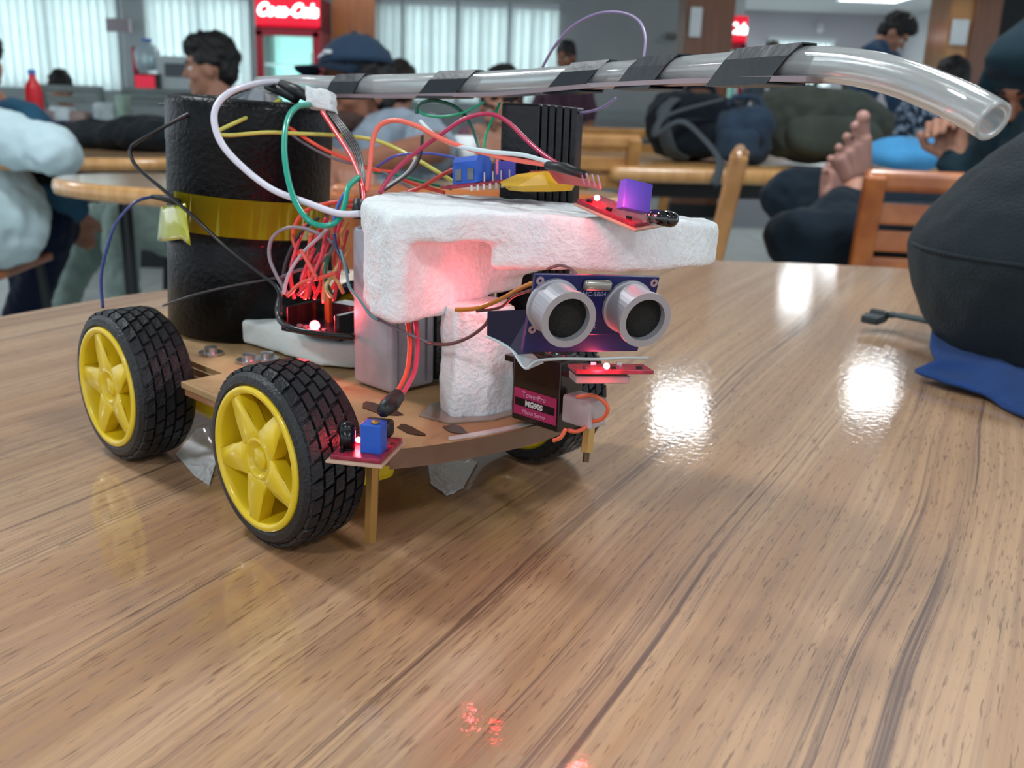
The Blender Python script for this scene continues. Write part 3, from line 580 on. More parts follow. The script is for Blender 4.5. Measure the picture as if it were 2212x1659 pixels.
def foot(heel, ball_, up, side, size=1.0):
    """a bare foot, sole towards the viewer: heel, ball of the foot, sideways axis towards the small toe"""
    bm = B(); heel, bl = Vector(heel), Vector(ball_); d = (bl - heel).normalized(); s = Vector(side); s = (s - d * s.dot(d)).normalized(); n = Vector(up)
    ball(bm, heel, 0.030 * size); capsule(bm, heel, heel.lerp(bl, .5) + s * .012 + n * .006, 0.028 * size, 0.024 * size)
    for k in range(4): capsule(bm, heel.lerp(bl, .45) + s * (k - 1.5) * .012, bl + s * (k - 1.4) * .021 * size - d * .010 * (k - 1), 0.020, 0.0185 * size)
    for k, (ln, r) in enumerate([(0.046, .0155), (0.044, .0105), (0.038, .0100), (0.032, .0095), (0.024, .0090)]):
        a = bl + s * (-0.031 + k * 0.0185) * size - d * (0.0125 * k - .012); e = a + d * ln * size * 1.1 + s * .003 * k - n * 0.004
        capsule(bm, a, e, r * .8, r * .8, n=8); ball(bm, e, r, seg=10)
    return remesh(bm, 0.003, 1)
n = -ray(1840, 350).normalized()
sideL = -RT * 0.95 - UP * 0.35
fin('foot', foot(P(1850, 415, 2.18), P(1842, 318, 2.14), -n, sideL, 0.92), mat('foot_sole', 'b08478', .5, var=.08, vscale=30), t, smooth=True)
fin('foot', foot(P(1790, 462, 2.22), P(1800, 378, 2.24), -n, -RT * 0.4 - ray(1800, 400) * .9, 0.9), MATS['foot_sole'], t, smooth=True)
bm = B(); capsule(bm, P(1795, 450, 2.24), J['anR'], 0.034, 0.038); capsule(bm, P(1848, 410, 2.17), J['anL'], 0.034, 0.038); fin('ankle', remesh(bm, 0.006, 2), M_skin, t, smooth=True)
# blue cloth bundle seated figure beside the white tunic
J = seated(60, 60, 2.9, math.radians(100)); J['head'] = P(-60, 140, 2.9); J['shL'] = P(-40, 250, 3.0); J['shR'] = P(60, 285, 2.9); J['elL'] = P(-20, 340, 3.0); J['elR'] = P(120, 400, 2.8); J['wrL'] = P(100, 420, 3.0); J['wrR'] = P(158, 455, 2.95); J['pelvis'] = P(60, 440, 3.0); J['hipL'] = P(30, 450, 3.1); J['hipR'] = P(50, 460, 2.95); J['knL'] = P(80, 445, 3.1); J['knR'] = P(105, 480, 2.9); J['anL'] = P(40, 620, 3.3); J['anR'] = P(25, 600, 3.1); J['anL'].z = .1; J['anR'].z = .1
person('person in a teal blue top behind the white tunic, hand near the chair', J, (math.radians(100), 0.2), top=cloth('teal_blue_top', '2c5670'), bottom=cloth('navy_trousers', '141d33'), feet=False, vox=.01)

# ------------------------------------------------------------------ bags and small things
def cushion(bm, c, s, M=None, n=3.2, seg=24):
    """superellipsoid"""
    q = bmesh.ops.create_uvsphere(bm, u_segments=seg, v_segments=16, radius=1.0)
    for v in q['verts']:
        p = v.co; k = (abs(p.x) ** n + abs(p.y) ** n + abs(p.z) ** n) ** (-1 / n)
        w = Vector((p.x * k * s[0] / 2, p.y * k * s[1] / 2, p.z * k * s[2] / 2)) + Vector(c); v.co = M @ w if M is not None else w
greyb = mat('charcoal_bag_cloth', '252e33', 0.8, var=0.1, vscale=20, bump=0.6, bscale=500, sheen=0.2)
# big grey backpack lying on the front table at the right edge
T = PZ(2290, 900, TT); t = thing('backpack', 'large charcoal grey backpack lying at the right edge of the front table', 'backpack', (T.x + 0.05, T.y + 0.1, TT))
dpt = 0.60
def bpk(px, py, d=dpt): return P(px, py, d)
bm = B()
cc = bpk(2300, 550, .625); RB = 0.0925
for v in bmesh.ops.create_uvsphere(bm, u_segments=48, v_segments=32, radius=1)['verts']:
    h = math.hypot(v.co.x, v.co.y); n_ = 1.5 if v.co.z > 0 else 1.7; k = (h ** n_ + abs(v.co.z) ** n_) ** (-1 / n_)
    v.co = cc + Vector((v.co.x * k * RB, v.co.y * k * RB, v.co.z * k * (.0895 if v.co.z > 0 else .101)))
capsule(bm, cc, cc + Vector((.12, .06, -.015)), .060, .070)
for v in bm.verts: v.co.z = max(v.co.z, TT + .0035)
bm = remesh(bm, 0.004, 6, disp=0.006, dscale=11, disp2=0.0012, d2=70)
for v in bm.verts: v.co.z = max(v.co.z, TT + .002)
fin('main_bag', bm, greyb, t, smooth=True)
bm = B(); tube(bm, [cc + Vector((math.cos(a), math.sin(a), .0)).normalized() * (RB - .0002) + Vector((0, 0, .0015)) for a in [PI * .72 + PI * .9 * k / 40 for k in range(41)]], 0.0014, n=6); fin('piping', bm, greyb, t, smooth=True)
z = TT + 0.004
bm = B(); pts = [PZ(1875, 682, z + .006), PZ(1935, 680, z + .008), PZ(2015, 695, z + .010), PZ(2060, 700, z + .012)]
for a, b_ in zip(pts[:-1], pts[1:]):
    x = (b_ - a).normalized(); y = Vector((0, 0, 1)).cross(x).normalized(); box(bm, ((b_ - a).length / 2, 0, 0), ((b_ - a).length + .002, 0.013, 0.0022), frame(a, x, y, x.cross(y)))
fin('strap', bm, mat('grey_webbing', '3d4a4c', .8, bump=.6, bscale=900), t)
bm = B(); a = PZ(1880, 683, z + .008); b_ = PZ(1925, 668, z + .010); x = (b_ - a).normalized(); y = Vector((0, 0, 1)).cross(x).normalized()
box(bm, (0.006, 0, -0.003), (0.016, 0.014, 0.006), frame(a, x, y, x.cross(y)), bev=0.0015); box(bm, (0.013, 0, -0.001), (0.006, 0.016, 0.008), frame(a, x, y, x.cross(y)), bev=0.003); fin('buckle', bm, mat('dark_buckle', '2b3538', .5), t)
# folded blue cloth under it
bm = B(); out = [(2016, 692, .014), (2010, 740, .014), (2022, 778, .010), (1976, 800, .004), (2040, 828, .002), (2120, 850, .001), (2230, 905, .001), (2300, 900, .005), (2300, 760, .006), (2080, 690, .012)]
vs = [bm.verts.new(PZ(x, y, TT + 0.003 + h)) for x, y, h in out]; c = bm.verts.new(PZ(2120, 790, TT + .012))
for i in range(len(vs)): bm.faces.new((vs[i], vs[(i + 1) % len(vs)], c))
bmesh.ops.subdivide_edges(bm, edges=bm.edges, cuts=4, use_grid_fill=True)
for v in bm.verts: v.co.z = max(TT + .002, v.co.z + 0.004 * noise.noise(v.co * 40))
bmesh.ops.solidify(bm, geom=bm.faces, thickness=0.0025)
fin('blue_cloth', bm, mat('blue_cotton', '27457c', 0.8, var=.15, vscale=30, bump=.5, bscale=400, sheen=.3), None, True, 'crumpled blue cloth peeking out under the charcoal backpack', cat='cloth')
# backpacks on the long table
def backpack(label, px, py, d, s, yaw, m, pitch=0.0, strap=True, extra=()):
    c = P(px, py, d); c.z = TT + s[2] / 2 * math.cos(pitch) + abs(math.sin(pitch)) * s[0] * .35
    t = thing('backpack', label, 'backpack', (c.x, c.y, TT), yaw); M = Matrix.Translation(c) @ Matrix.Rotation(yaw, 4, 'Z') @ Matrix.Rotation(pitch, 4, 'Y')
    bm = B(); cushion(bm, (0, 0, 0), s, M, 2.8); bm = remesh(bm, 0.009, 2, disp=0.03, dscale=8, disp2=0.008, d2=30); fin('main_bag', bm, m, t, smooth=True)
    bm = B(); cushion(bm, (0.0, -s[1] * .42, -s[2] * .14), (s[0] * .7, s[1] * .4, s[2] * .55), M, 3); bm = remesh(bm, 0.008, 1, disp=0.012, dscale=14); fin('front_pocket', bm, m, t, smooth=True)
    bm = B(); tube(bm, spline([M @ Vector((-.05, 0, s[2] * .47)), M @ Vector((-.03, 0, s[2] * .62)), M @ Vector((.04, 0, s[2] * .62)), M @ Vector((.06, 0, s[2] * .47))], 5), 0.010, n=8); fin('handle', bm, m, t, smooth=True)
    if strap:
        bm = B(); tube(bm, spline([M @ Vector((-s[0] * .3, -s[1] * .3, s[2] * .42)), M @ Vector((-s[0] * .5, -s[1] * .75, s[2] * .2)), M @ Vector((-s[0] * .42, -s[1] * .8, -s[2] * .3)), M @ Vector((-s[0] * .2, -s[1] * .5, -s[2] * .46))], 6), 0.022, n=8, flat=.3); fin('strap', bm, M_grweb, t, smooth=True)
    return t
M_grweb = mat('dark_grey_webbing', '3c4449', .8, bump=.5, bscale=300)
backpack('black and slate blue backpack with dangling straps on the long right table', 1500, 310, 3.35, (0.34, 0.24, 0.22), math.radians(8), cloth('black_blue_bag', '141b22', var=.25))
backpack('slate blue padded bag leaning between the black and the olive backpack', 1600, 300, 3.2, (0.20, 0.16, 0.19), math.radians(-20), cloth('slate_bag', '2c3b4c', var=.15), strap=False)
ol = backpack('olive grey backpack slumped on the long right table behind the bare foot', 1775, 275, 3.3, (0.46, 0.26, 0.25), math.radians(6), cloth('olive_grey_bag', '3d433d', var=.12), pitch=0.06, strap=False)
bm = B(); tube(bm, spline([P(1560, 215, 3.15), P(1440, 250, 3.1), P(1418, 290, 3.05), P(1470, 262, 3.0), P(1520, 300, 3.0), P(1555, 350, 2.95), P(1542, 400, 2.92)], 7), 0.016, n=8, flat=.35); fin('hanging_strap', bm, M_grweb, None, True, 'dark strap hanging over the table edge from the black backpack', cat='strap')
bm = B(); cushion(bm, P(1965, 335, 3.0) * 1.0, (0.26, 0.18, 0.10), None, 2.4); bm = remesh(bm, .008, 2, disp=.02, dscale=12)
for v in bm.verts: v.co.z = max(v.co.z, TT + .002)
fin('sky_blue_bag', bm, cloth('sky_blue_cloth', '4f9bd0', var=.08), None, True, 'bright sky blue cloth bundle on the long table behind the orange chair', cat='cloth')
# heap on the far-left table
for i, (px, py, d, s, col, lab) in enumerate([(160, 300, 2.95, (.24, .2, .065), '1c2a4a', 'navy blue bundled jacket on the far left table'), (235, 300, 2.9, (.30, .22, .085), '20262a', 'charcoal bundled bag in the middle of the far left table'), (315, 290, 2.8, (.26, .22, .10), '161b20', 'black bundled bag with a pale emblem beside the canister')]):
    c = P(px, py, d); c.z = TT + s[2] * .46; bm = B(); cushion(bm, c, s, None, 2.2); bm = remesh(bm, .009, 2, disp=.022, dscale=12, disp2=.008, d2=40)
    for v in bm.verts: v.co.z = max(v.co.z, TT + .001)
    fin('bundle', bm, cloth('bundle_cloth_%d' % i, col, var=.2), None, True, lab, cat='bag')
# far-left counter with clutter
cy = 5.0; A = P(85, 265, cy); Bp = P(345, 262, cy)
t = thing('serving_counter', 'long dark counter behind the far left table, cluttered with things', 'counter', ((A.x + Bp.x) / 2, A.y + .25, 0))
zc = A.z; bm = B(); box(bm, ((A.x + Bp.x) / 2, A.y + .25, zc - .02), (Bp.x - A.x + .6, .55, .04), bev=.008); fin('worktop', bm, mat('dark_counter_top', '1c2422', .4), t)
bm = B(); box(bm, ((A.x + Bp.x) / 2, A.y + .28, (zc - .04) / 2), (Bp.x - A.x + .5, .45, zc - .04)); fin('front_panel', bm, mat('dark_counter_front', '10171b', .6), t)
def bottle(label, px, py, d, h, r, body, capc, lab=None, z=None):
    c = P(px, py, d); z = z if z is not None else c.z; t = thing('bottle', label, 'bottle', (c.x, c.y, z)); M = Matrix.Translation((c.x, c.y, z))
    bm = B(); lathe(bm, [(r * .9, 0), (r, .01), (r, h * .6), (r * .85, h * .72), (r * .4, h * .84), (r * .36, h * .93)], M, 20); fin('body', bm, body, t, smooth=True)
    bm = B(); lathe(bm, [(r * .42, h * .92), (r * .42, h), (0, h)], M, 16); fin('cap', bm, capc, t)
    if lab: bm = B(); lathe(bm, [(r * 1.02, h * .18), (r * 1.02, h * .55)], M, 20); fin('label', bm, lab, t, smooth=True)
redp = mat('red_plastic', 'cc1826', .35); bluep = mat('blue_cap', '3c74c4', .4); clearp = mat('clear_plastic', 'dfe8ea', .1, trans=.8); yel = mat('yellow_label', 'd8c21a', .5)
bottle('red bottle with a pale blue cap above the white sleeve', 80, 275, 3.0, .17, .026, redp, bluep, z=TT + .001 if False else None)
fc0 = P(1600, 237, 8.0); fc1 = P(1790, 237, 8.0); t = thing('far_counter', 'far serving counter with red front behind the olive backpack', 'counter', ((fc0.x + fc1.x) / 2, fc0.y + .25, 0)); fz = P(1652, 236, 8.0).z
bm = B(); box(bm, ((fc0.x + fc1.x) / 2, fc0.y + .22, fz - .02), (fc1.x - fc0.x, .5, .04)); fin('worktop', bm, mat('counter_white', 'c9c9cc', .4), t); bm = B(); box(bm, ((fc0.x + fc1.x) / 2, fc0.y + .22, (fz - .04) / 2), (fc1.x - fc0.x - .04, .42, fz - .04)); fin('front_panel', bm, mat('counter_grey', '8b8f94', .5), t)
bm = B(); c = P(1700, 215, 8.2); box(bm, (c.x, c.y, fz + .05), (.22, .15, .10), bev=.01); fin('red_carton', bm, mat('carton_red', 'b3203c', .5), None, True, 'red carton on the far counter beside the clear bottle', cat='carton')
bottle('small clear bottle with yellow label behind the olive backpack', 1652, 236, 8.1, .17, .032, clearp, mat('white_cap', 'e4e8e8', .4), yel)
# little items on counter
for i, (px, w, h, col, lab) in enumerate([(112, .10, .07, '8a7a7c', 'grey-pink crumpled pouch on the far left counter'), (138, .12, .08, 'c6d4d6', 'white crumpled packet on the far left counter'), (172, .10, .06, '9a8680', 'beige pouch on the far left counter'), (232, .12, .11, 'a9b7b9', 'white box on the far left counter, under the grey chair back'), (268, .05, .15, '8fa89a', 'pale green clear cup near the red tray'), (315, .12, .025, 'c8202c', 'red tray on the far left counter beside the canister')]):
    c = P(px, 255, cy + .12); bm = B(); box(bm, (c.x, c.y, zc + .002 + h / 2), (w, .10, h), bev=min(h, w) * .2, seg=3)
    fin('counter_item', bm, mat('item_%d' % i, col, .6, var=.2, vscale=20), None, True, lab, cat='packet' if i < 4 else ('cup' if i == 4 else 'tray'))
# red screen stand, rod, dispenser, oven behind
ck = 7.6; a = P(285, 157, ck); b_ = P(340, 196, ck)
t = thing('back_counter', 'pale counter at the back wall carrying the dispenser and the oven', 'counter', ((P(270, 196, ck).x + P(440, 196, ck).x) / 2, a.y + .3, 0)); x0 = P(265, 196, ck).x; x1 = P(450, 196, ck).x; zk = b_.z - .005
bm = B(); box(bm, ((x0 + x1) / 2, a.y + .3, zk - .02), (x1 - x0, .6, .04)); fin('worktop', bm, mat('pale_worktop', 'a3aeb0', .4), t); bm = B(); box(bm, ((x0 + x1) / 2, a.y + .32, (zk - .04) / 2), (x1 - x0 - .04, .5, zk - .04)); fin('cabinet', bm, mat('pale_cabinet', '8f9a9a', .6), t)
t = thing('countertop_display', 'small red lit display box with white lettering on the back counter', 'display', ((a.x + b_.x) / 2, a.y + .1, zk))
bm = B(); box(bm, ((a.x + b_.x) / 2, a.y + .1, (zk + a.z) / 2), (b_.x - a.x, .16, a.z - zk), bev=.01); fin('case', bm, M_blackpl, t)
bm = B(); box(bm, ((a.x + b_.x) / 2 - .01, a.y + .017, (zk + a.z) / 2 + .0), (b_.x - a.x - .05, .012, a.z - zk - .03)); fin('screen', bm, mat('red_screen', 'd01838', .3, emit='d01838', es=.5), t)
bm = B(); c = P(294, 157, ck + .15); d = P(290, 103, ck + .15); tube(bm, [d, c], .022, n=12); fin('red_umbrella', bm, mat('pink_red_plastic', 'c8304c', .5), None, True, 'upright pink-red rod standing behind the red display box', cat='rod')
bottle('large clear water jar on the dispenser behind the red display box', 320, 150, ck + .2, .24, .10, mat('water_jar', 'cfe2e8', .15, trans=.5), bluep, z=P(320, 152, ck + .2).z)
a = P(351, 120, ck); b_ = P(404, 196, ck); t = thing('microwave_oven', 'white microwave oven with dark window beside the side-on man', 'oven', ((a.x + b_.x) / 2, a.y + .2, zk)); zt = zk + .001
bm = B(); box(bm, ((a.x + b_.x) / 2, a.y + .2, (zt + a.z) / 2), (b_.x - a.x + .12, .36, a.z - zt), bev=.01); fin('case', bm, mat('oven_white', 'b9c4c6', .4), t)
bm = B(); box(bm, ((a.x + b_.x) / 2, a.y + .012, (zt + a.z) / 2 + .03), (.19, .014, .10), bev=.004); fin('window', bm, mat('oven_window', '343f46', .2), t)
# wall fittings
A = P(1888, 0, 1); bm = B(); c = P(1771, 62, 17.5); c.y = 18.62; ball(bm, c, .07); box(bm, c + Vector((0, .05, .08)), (.1, .1, .06)); fin('security_camera', bm, mat('camera_white', 'd5d3d8', .4), None, True, 'small white dome camera high on the lilac wall', cat='camera')
bm = B(); c = P(1440, 84, 12.7); c.y = WB - .025; box(bm, c, (.16, .04, .07), bev=.01); fin('wall_switch', bm, mat('dark_switch', '6a6c68', .5), None, True, 'small dark fitting on the grey wall left of the middle column', cat='switch')
bm = B(); c = P(292, 62, 12.6); c.y = WB - .22; box(bm, c, (.30, .05, .16), bev=.01); fin('wall_box', bm, mat('mauve_box', 'a79ba0', .5), None, True, 'mauve-grey wall box between the two left blinds', cat='box')
bm = B(); c = P(1006, 300, 2.36); lathe(bm, [(.020, 0), (.028, .085), (.026, .085), (.018, .003), (0, .003)], Matrix.Translation((c.x, c.y, TT + .001)), 24); fin('paper_cup', bm, mat('white_cup', 'dde3e4', .6), None, True, 'small white paper cup standing behind the blue terminal', cat='cup')
A = P(1948, 250, 5.6); bm = B(); box(bm, (A.x, A.y, TT + .06), (.12, .12, .11), bev=.02); box(bm, (A.x, A.y, TT + .016), (.16, .15, .025), bev=.01); fin('red_white_box', bm, mat('red_white', 'e8dcde', .5, col2='c81f38', vscale=9), None, True, 'red and white carton behind the olive backpack', cat='carton')
t = round_table('wooden_table', 'far wooden table behind the olive backpack, mostly hidden', A.x, A.y, .5, M_top2)

# ------------------------------------------------------------------ THE ROBOT CAR
YAW = 0.8113
Lv = Vector((math.cos(YAW), math.sin(YAW), 0)); Fv = Vector((math.sin(YAW), -math.cos(YAW), 0)); R0 = Vector((-0.0888, 0.3174, TT))
def R(u, v, z): return R0 + Fv * u + Lv * v + Vector((0, 0, z))
MR = frame(R0, Fv, Lv)
robot = thing('robot_car', 'four-wheeled hobby robot car with yellow wheels, foam, black canister and loose wires', 'robot', R0, YAW - PI / 2)
def rp(name, bm, m, smooth=False, parent=None, label=None, kind=None): return fin(name, bm, m, parent or robot, smooth, label, kind)
# ---- wheels
def wheel_meshes(u0, vout, s, q0):
    """s=+1: outer face towards -v (near side); -1: outer face towards +v"""
    cz = 0.0328
    Mw = frame(R(u0, vout, cz), Fv, Vector((0, 0, 1)) * s, Lv * s)      # local z points into the body
    bm = B(); prof = [(.0262, .0008), (.0272, .0002), (.0295, .0006), (.0308, .0022), (.0313, .004), (.0313, .0225), (.0308, .0242), (.0295, .0258), (.0262, .026), (.0262, .0008)]
    lathe(bm, prof[:-1], Mw, 56, closed=True)
    n = 30; rows = 5
    for j in range(rows):
        y0 = .0024 + j * .0043; y1 = y0 + .0037
        for i in range(n):
            a0 = 2 * PI * (i + .5 * (j % 2) + .1) / n; a1 = a0 + 2 * PI / n * .80; sk = 2 * PI / n * .22
            q = []
            for r in (.0311, .0328):
                sh = 0.0 if r < .032 else .0002
                for aa, yy in ((a0 + sh, y0 + sh), (a1 - sh, y0 + sh), (a1 + sk, y1 - sh), (a0 + sk + sh, y1 - sh)):
                    rr = r - (.0006 if (yy < .004 or yy > .0225) and r > .032 else 0)
                    q.append(bm.verts.new(Mw @ Vector((rr * math.cos(aa), rr * math.sin(aa), yy))))
            for f in ((4, 5, 6, 7), (0, 1, 5, 4), (1, 2, 6, 5), (2, 3, 7, 6), (3, 0, 4, 7)): bm.faces.new([q[k] for k in f])
    w = rp('wheel', bm, M_rubber)
    bm = B(); lathe(bm, [(.0262, .0010), (.0258, -.0002), (.0240, -.0004), (.0232, .0010), (.0222, .0070), (.0218, .0150), (.0226, .0220), (.0240, .0250), (.0262, .0250)], Mw, 56, closed=True)
    # dish behind the spokes
    lathe(bm, [(.0222, .0128), (.0222, .0142), (.004, .0142), (.004, .0128)], Mw, 40, closed=True)
    rp('rim', bm, M_yellow, True, w)
    bm = B(); lathe(bm, [(.0, .0016), (.0036, .0016), (.0040, .0022), (.0040, .0040), (.0050, .0038), (.0062, .0014), (.0072, .0008), (.0082, .0020), (.0086, .0060), (.0086, .0130)], Mw, 32)
    rp('hub', bm, M_yellow, True, w)
    for k in range(5):
        a = 2 * PI * k / 5 + q0
        bm = B(); poly = [(.0066, -.0052), (.0100, -.0048), (.0150, -.0032), (.0234, -.0022), (.0234, .0022), (.0150, .0032), (.0100, .0048), (.0066, .0052)]
        prism(bm, [(x, y * (1.22 if x < .02 else 1.5)) for x, y in poly], .0014, .0068, Mw @ Matrix.Rotation(a, 4, 'Z') @ Matrix.Rotation(.05, 4, 'Y'), bev=.0008); rp('spoke', bm, M_yellow, True, w)
    bm = B(); tube(bm, [Mw @ Vector((0, 0, .013)), Mw @ Vector((0, 0, .040))], .0028); rp('axle', bm, mat('white_axle', 'd8d8d0', .4), False, w)
for u0, vo, s, q0 in ((0, 0, 1, .84), (-.117, 0, 1, .54), (0, .158, -1, 0), (-.117, .158, -1, 0)): wheel_meshes(u0, vo, s, q0)
for u0 in (0, -.117):
    for v0 in (.044, .114):
        bm = B(); box(bm, (u0 + (.018 if u0 < -.05 else -.018), v0, .0255), (.062, .019, .019), MR, bev=.003); rp('gear_motor', bm, M_yellow)
# ---- chassis plates
M_board = mat('brown_fibreboard', 'a5845a', 0.55, var=0.14, vscale=26, bump=.4, bscale=160, col2='b5946a')
M_acr = mat('clear_tape_edge', 'b79a86', 0.15, var=.1, vscale=80, coat=.6)
def nose(off=0.0):
    return [(-.205, .030 - off), (-.160, .030 - off), (-.160, .034), (-.078, .034), (-.078, .0145 - off), (-.040, .0145 - off), (-.040, .034), (.034, .032), (.041 + off, .026), (.0455 + off, .036), (.050 + off, .050), (.053 + off, .064), (.055 + off, .078), (.055 + off, .092), (.053 + off, .106), (.048 + off, .120), (.040 + off, .132), (.034, .126), (-.04, .124), (-.04, .1435 + off), (-.078, .1435 + off), (-.078, .124), (-.160, .124), (-.160, .128), (-.205, .128)]
bm = B(); prism(bm, nose(), .0385, .0415, MR, bev=.0005); rp('upper_plate', bm, M_board)
bm = B(); prism(bm, nose(-.0015), .0350, .0380, MR, bev=.0005); rp('lower_plate', bm, mat('reddish_fibreboard', '9a6b4a', .4, var=.15, vscale=40, coat=.4))
# dark adhesive smears and cut slots on the plate
for i, (u, v, a, b_) in enumerate([(.004, .052, .010, .005), (.030, .045, .007, .003), (.040, .058, .006, .003), (-.030, .046, .009, .003), (-.055, .036, .008, .003), (.046, .100, .006, .004)]):
    bm = B(); pl = [(u + a * math.cos(q) * (1 + .25 * math.sin(3 * q + i)), v + b_ * math.sin(q) * (1 + .3 * math.cos(2 * q + i))) for q in [2 * PI * k / 14 for k in range(14)]]; prism(bm, pl, .0414, .0419, MR); rp('glue_stain', bm, mat('brown_glue', '4a3019', .35, var=.2, vscale=100))
for u, v in ((-.088, .052), (-.086, .060), (-.110, .046)):
    bm = B(); lathe(bm, [(.0055, 0), (.0055, .0012), (.0030, .0014), (.0030, .0034), (0, .0038)], MR @ Matrix.Translation((u, v, .0416)), 18); rp('bolt_and_washer', bm, M_silver)
# clear tape strip around the nose
bm = B(); pts = [R(u + .0012, v, .0385) for u, v in nose()[8:17]]
q = []
for p in spline(pts, 3): q.append((bm.verts.new(p + Vector((0, 0, .0034))), bm.verts.new(p - Vector((0, 0, .0036)))))
for a, b_ in zip(q[:-1], q[1:]): bm.faces.new((a[0], a[1], b_[1], b_[0]))
bmesh.ops.solidify(bm, geom=bm.faces, thickness=.0004); rp('clear_tape', bm, M_acr, True)
bm = B(); prism(bm, [(.0475, .0480), (.0505, .0580), (.0530, .0700), (.0545, .0850), (.0520, .0860), (.0500, .0720), (.0475, .0600), (.0450, .0500)], .0414, .0420, MR, bev=.0002); rp('glue_strip', bm, mat('pale_dried_glue', 'c3bcb8', .3, var=.15, vscale=200, coat=.5))
bm = B(); prism(bm, [(.020, .058), (.034, .060), (.042, .076), (.042, .094), (.030, .102), (.016, .097), (.012, .070)], .0414, .0424, MR, bev=.0004); rp('glue_pool', bm, mat('hazy_hot_glue', 'b3a595', .2, trans=.4, coat=.6))
# standoffs
def hexrod(name, a, b_, r, m, screw=0):
    bm = B(); tube(bm, [a, b_], r, n=6)
    o = rp(name, bm, m)
    if screw:
        d = (b_ - a).normalized(); bm = B(); tube(bm, [b_ - d * .0005, b_ + d * screw], r * .5, n=10); rp('screw_end', bm, mat('dark_brass', '57462c', .4, metal=.7), False, o)
hexrod('standoff', R(.0335, .026, .0372), R(.0330, .0250, .0058), .0024, M_brass)
hexrod('standoff', P(1274, 905, .355), P(1267, 977, .355), .0024, M_brass, .0036)
# ---- black canister with yellow tape
M_can = mat('black_glossy_canister', '06070a', 0.36, bump=.35, bscale=420, coat=.06)
c0 = R(-.149, .089, .0416); c1 = c0 + Vector((-.0005, 0, .110)) + RT * 0.006; ax = (c1 - c0).normalized(); sx_ = Vector((0, 1, 0)).cross(ax).normalized() * 1.0; Mc = frame(c0, sx_, ax.cross(sx_), ax)
MATS['black_glossy_canister'].node_tree.nodes['Principled BSDF'].inputs['Specular IOR Level'].default_value = 0.22
RC = .0388
bm = B(); prof = [(RC * .94, 0), (RC, .002), (RC, .045), (RC * .985, .0465), (RC, .048), (RC, .090), (RC * 1.01, .0915), (RC * 1.01, .108), (RC * .98, .111), (RC * .9, .112), (RC * .88, .1095), (0, .1095)]
lathe(bm, prof, Mc, 64)
can = rp('canister', bm, M_can, True); 
def band(h0, h1, a0, a1, r, m, name='tape', tilt=0.0, n=40):
    bm = B(); q = []
    for k in range(n + 1):
        a = a0 + (a1 - a0) * k / n; dz = tilt * math.cos(a - a0)
        q.append([bm.verts.new(Mc @ Vector((r * math.cos(a), r * math.sin(a), h + dz))) for h in (h0, h1)])
    for a, b_ in zip(q[:-1], q[1:]): bm.faces.new((a[0], b_[0], b_[1], a[1]))
    bmesh.ops.solidify(bm, geom=bm.faces, thickness=-.0005); return rp(name, bm, m, True, can)
band(.050, .0675, -2.35, -.2, RC + .0006, M_tape, 'yellow_tape', tilt=.001)
# loose flap of tape at the left
bm = B(); fl = [[P(x, y, d) for x, y, d in r] for r in ([(349, 447, .462), (345, 482, .466), (342, 520, .470)], [(362, 445, .450), (362, 480, .449), (360, 521, .452)], [(384, 441, .437), (388, 480, .436), (394, 516, .438)], [(402, 440, .434), (406, 480, .433), (412, 530, .434)])]
g = [[bm.verts.new(p) for p in r] for r in fl]
for i in range(3):
    for j in range(2): bm.faces.new((g[i][j], g[i + 1][j], g[i + 1][j + 1], g[i][j + 1]))
bmesh.ops.subdivide_edges(bm, edges=bm.edges, cuts=2, use_grid_fill=True); bmesh.ops.solidify(bm, geom=bm.faces, thickness=.0004)
rp('tape_flap', bm, mat('shiny_yellow_tape', 'b9bd20', .18, coat=.6), True, can)
# ---- ribbed black tower behind the foam
bm = B()
TWC = P(1175, 300, .425); tu = (TWC - R0).dot(Fv); tv = (TWC - R0).dot(Lv); tv = min(tv, .122 + .02)
tx = RT.copy(); tx.z = 0; tx.normalize(); tx = Matrix.Rotation(math.radians(-12), 3, 'Z') @ tx; ty = Vector((0, 0, 1)).cross(tx)
Mt = frame(Vector((TWC.x, TWC.y, TT + .0416)), tx, ty)
bm = B(); box(bm, (-.0085, 0, .057), (.017, .022, .114), Mt, bev=.001); tower = rp('black_tower', bm, M_blackpl)
for k in range(5):
    bm = B(); box(bm, (.0018 + k * .0031, .0, .057), (.0027, .022 - .001 * k, .1135 - .0004 * k), Mt, bev=.0005); rp('black_slat', bm, M_blackpl, False, tower)
bm = B(); box(bm, (0, 0, 0), (.050, .040, .003), Mt @ Matrix.Translation((.002, 0, -.0005 + .002))); rp('tower_foot', bm, M_blackpl, False, tower)
# ---- carrier strip and clear tube
M_tube = mat('clear_vinyl_tube', 'f2f6f6', 0.10, trans=0.80, ior=1.40)
tp = [(560, 187, .492), (640, 184, .476), (730, 187, .462), (900, 184, .430), (1100, 178, .400), (1300, 164, .372), (1500, 152, .322), (1700, 139, .283), (1760, 138, .275), (1850, 146, .263), (1950, 170, .250), (2050, 210, .239), (2110, 240, .231), (2146, 262, .227)]
pts = spline([P(*p) for p in tp], 5)
bm = B(); rout = .0049; rin = .0036
o1 = tube(bm, pts, rout, n=24, cap=False); i1 = tube(bm, pts, rin, n=24, cap=False)
for f in bm.faces: pass
for e in (0, -1):
    for k in range(24):
        bm.faces.new((o1[e][k], o1[e][(k + 1) % 24], i1[e][(k + 1) % 24], i1[e][k]))
bmesh.ops.recalc_face_normals(bm, faces=bm.faces)
rp('plastic_tube', bm, M_tube, True, label='clear flexible plastic tube bent down at its open end')
bm = B()
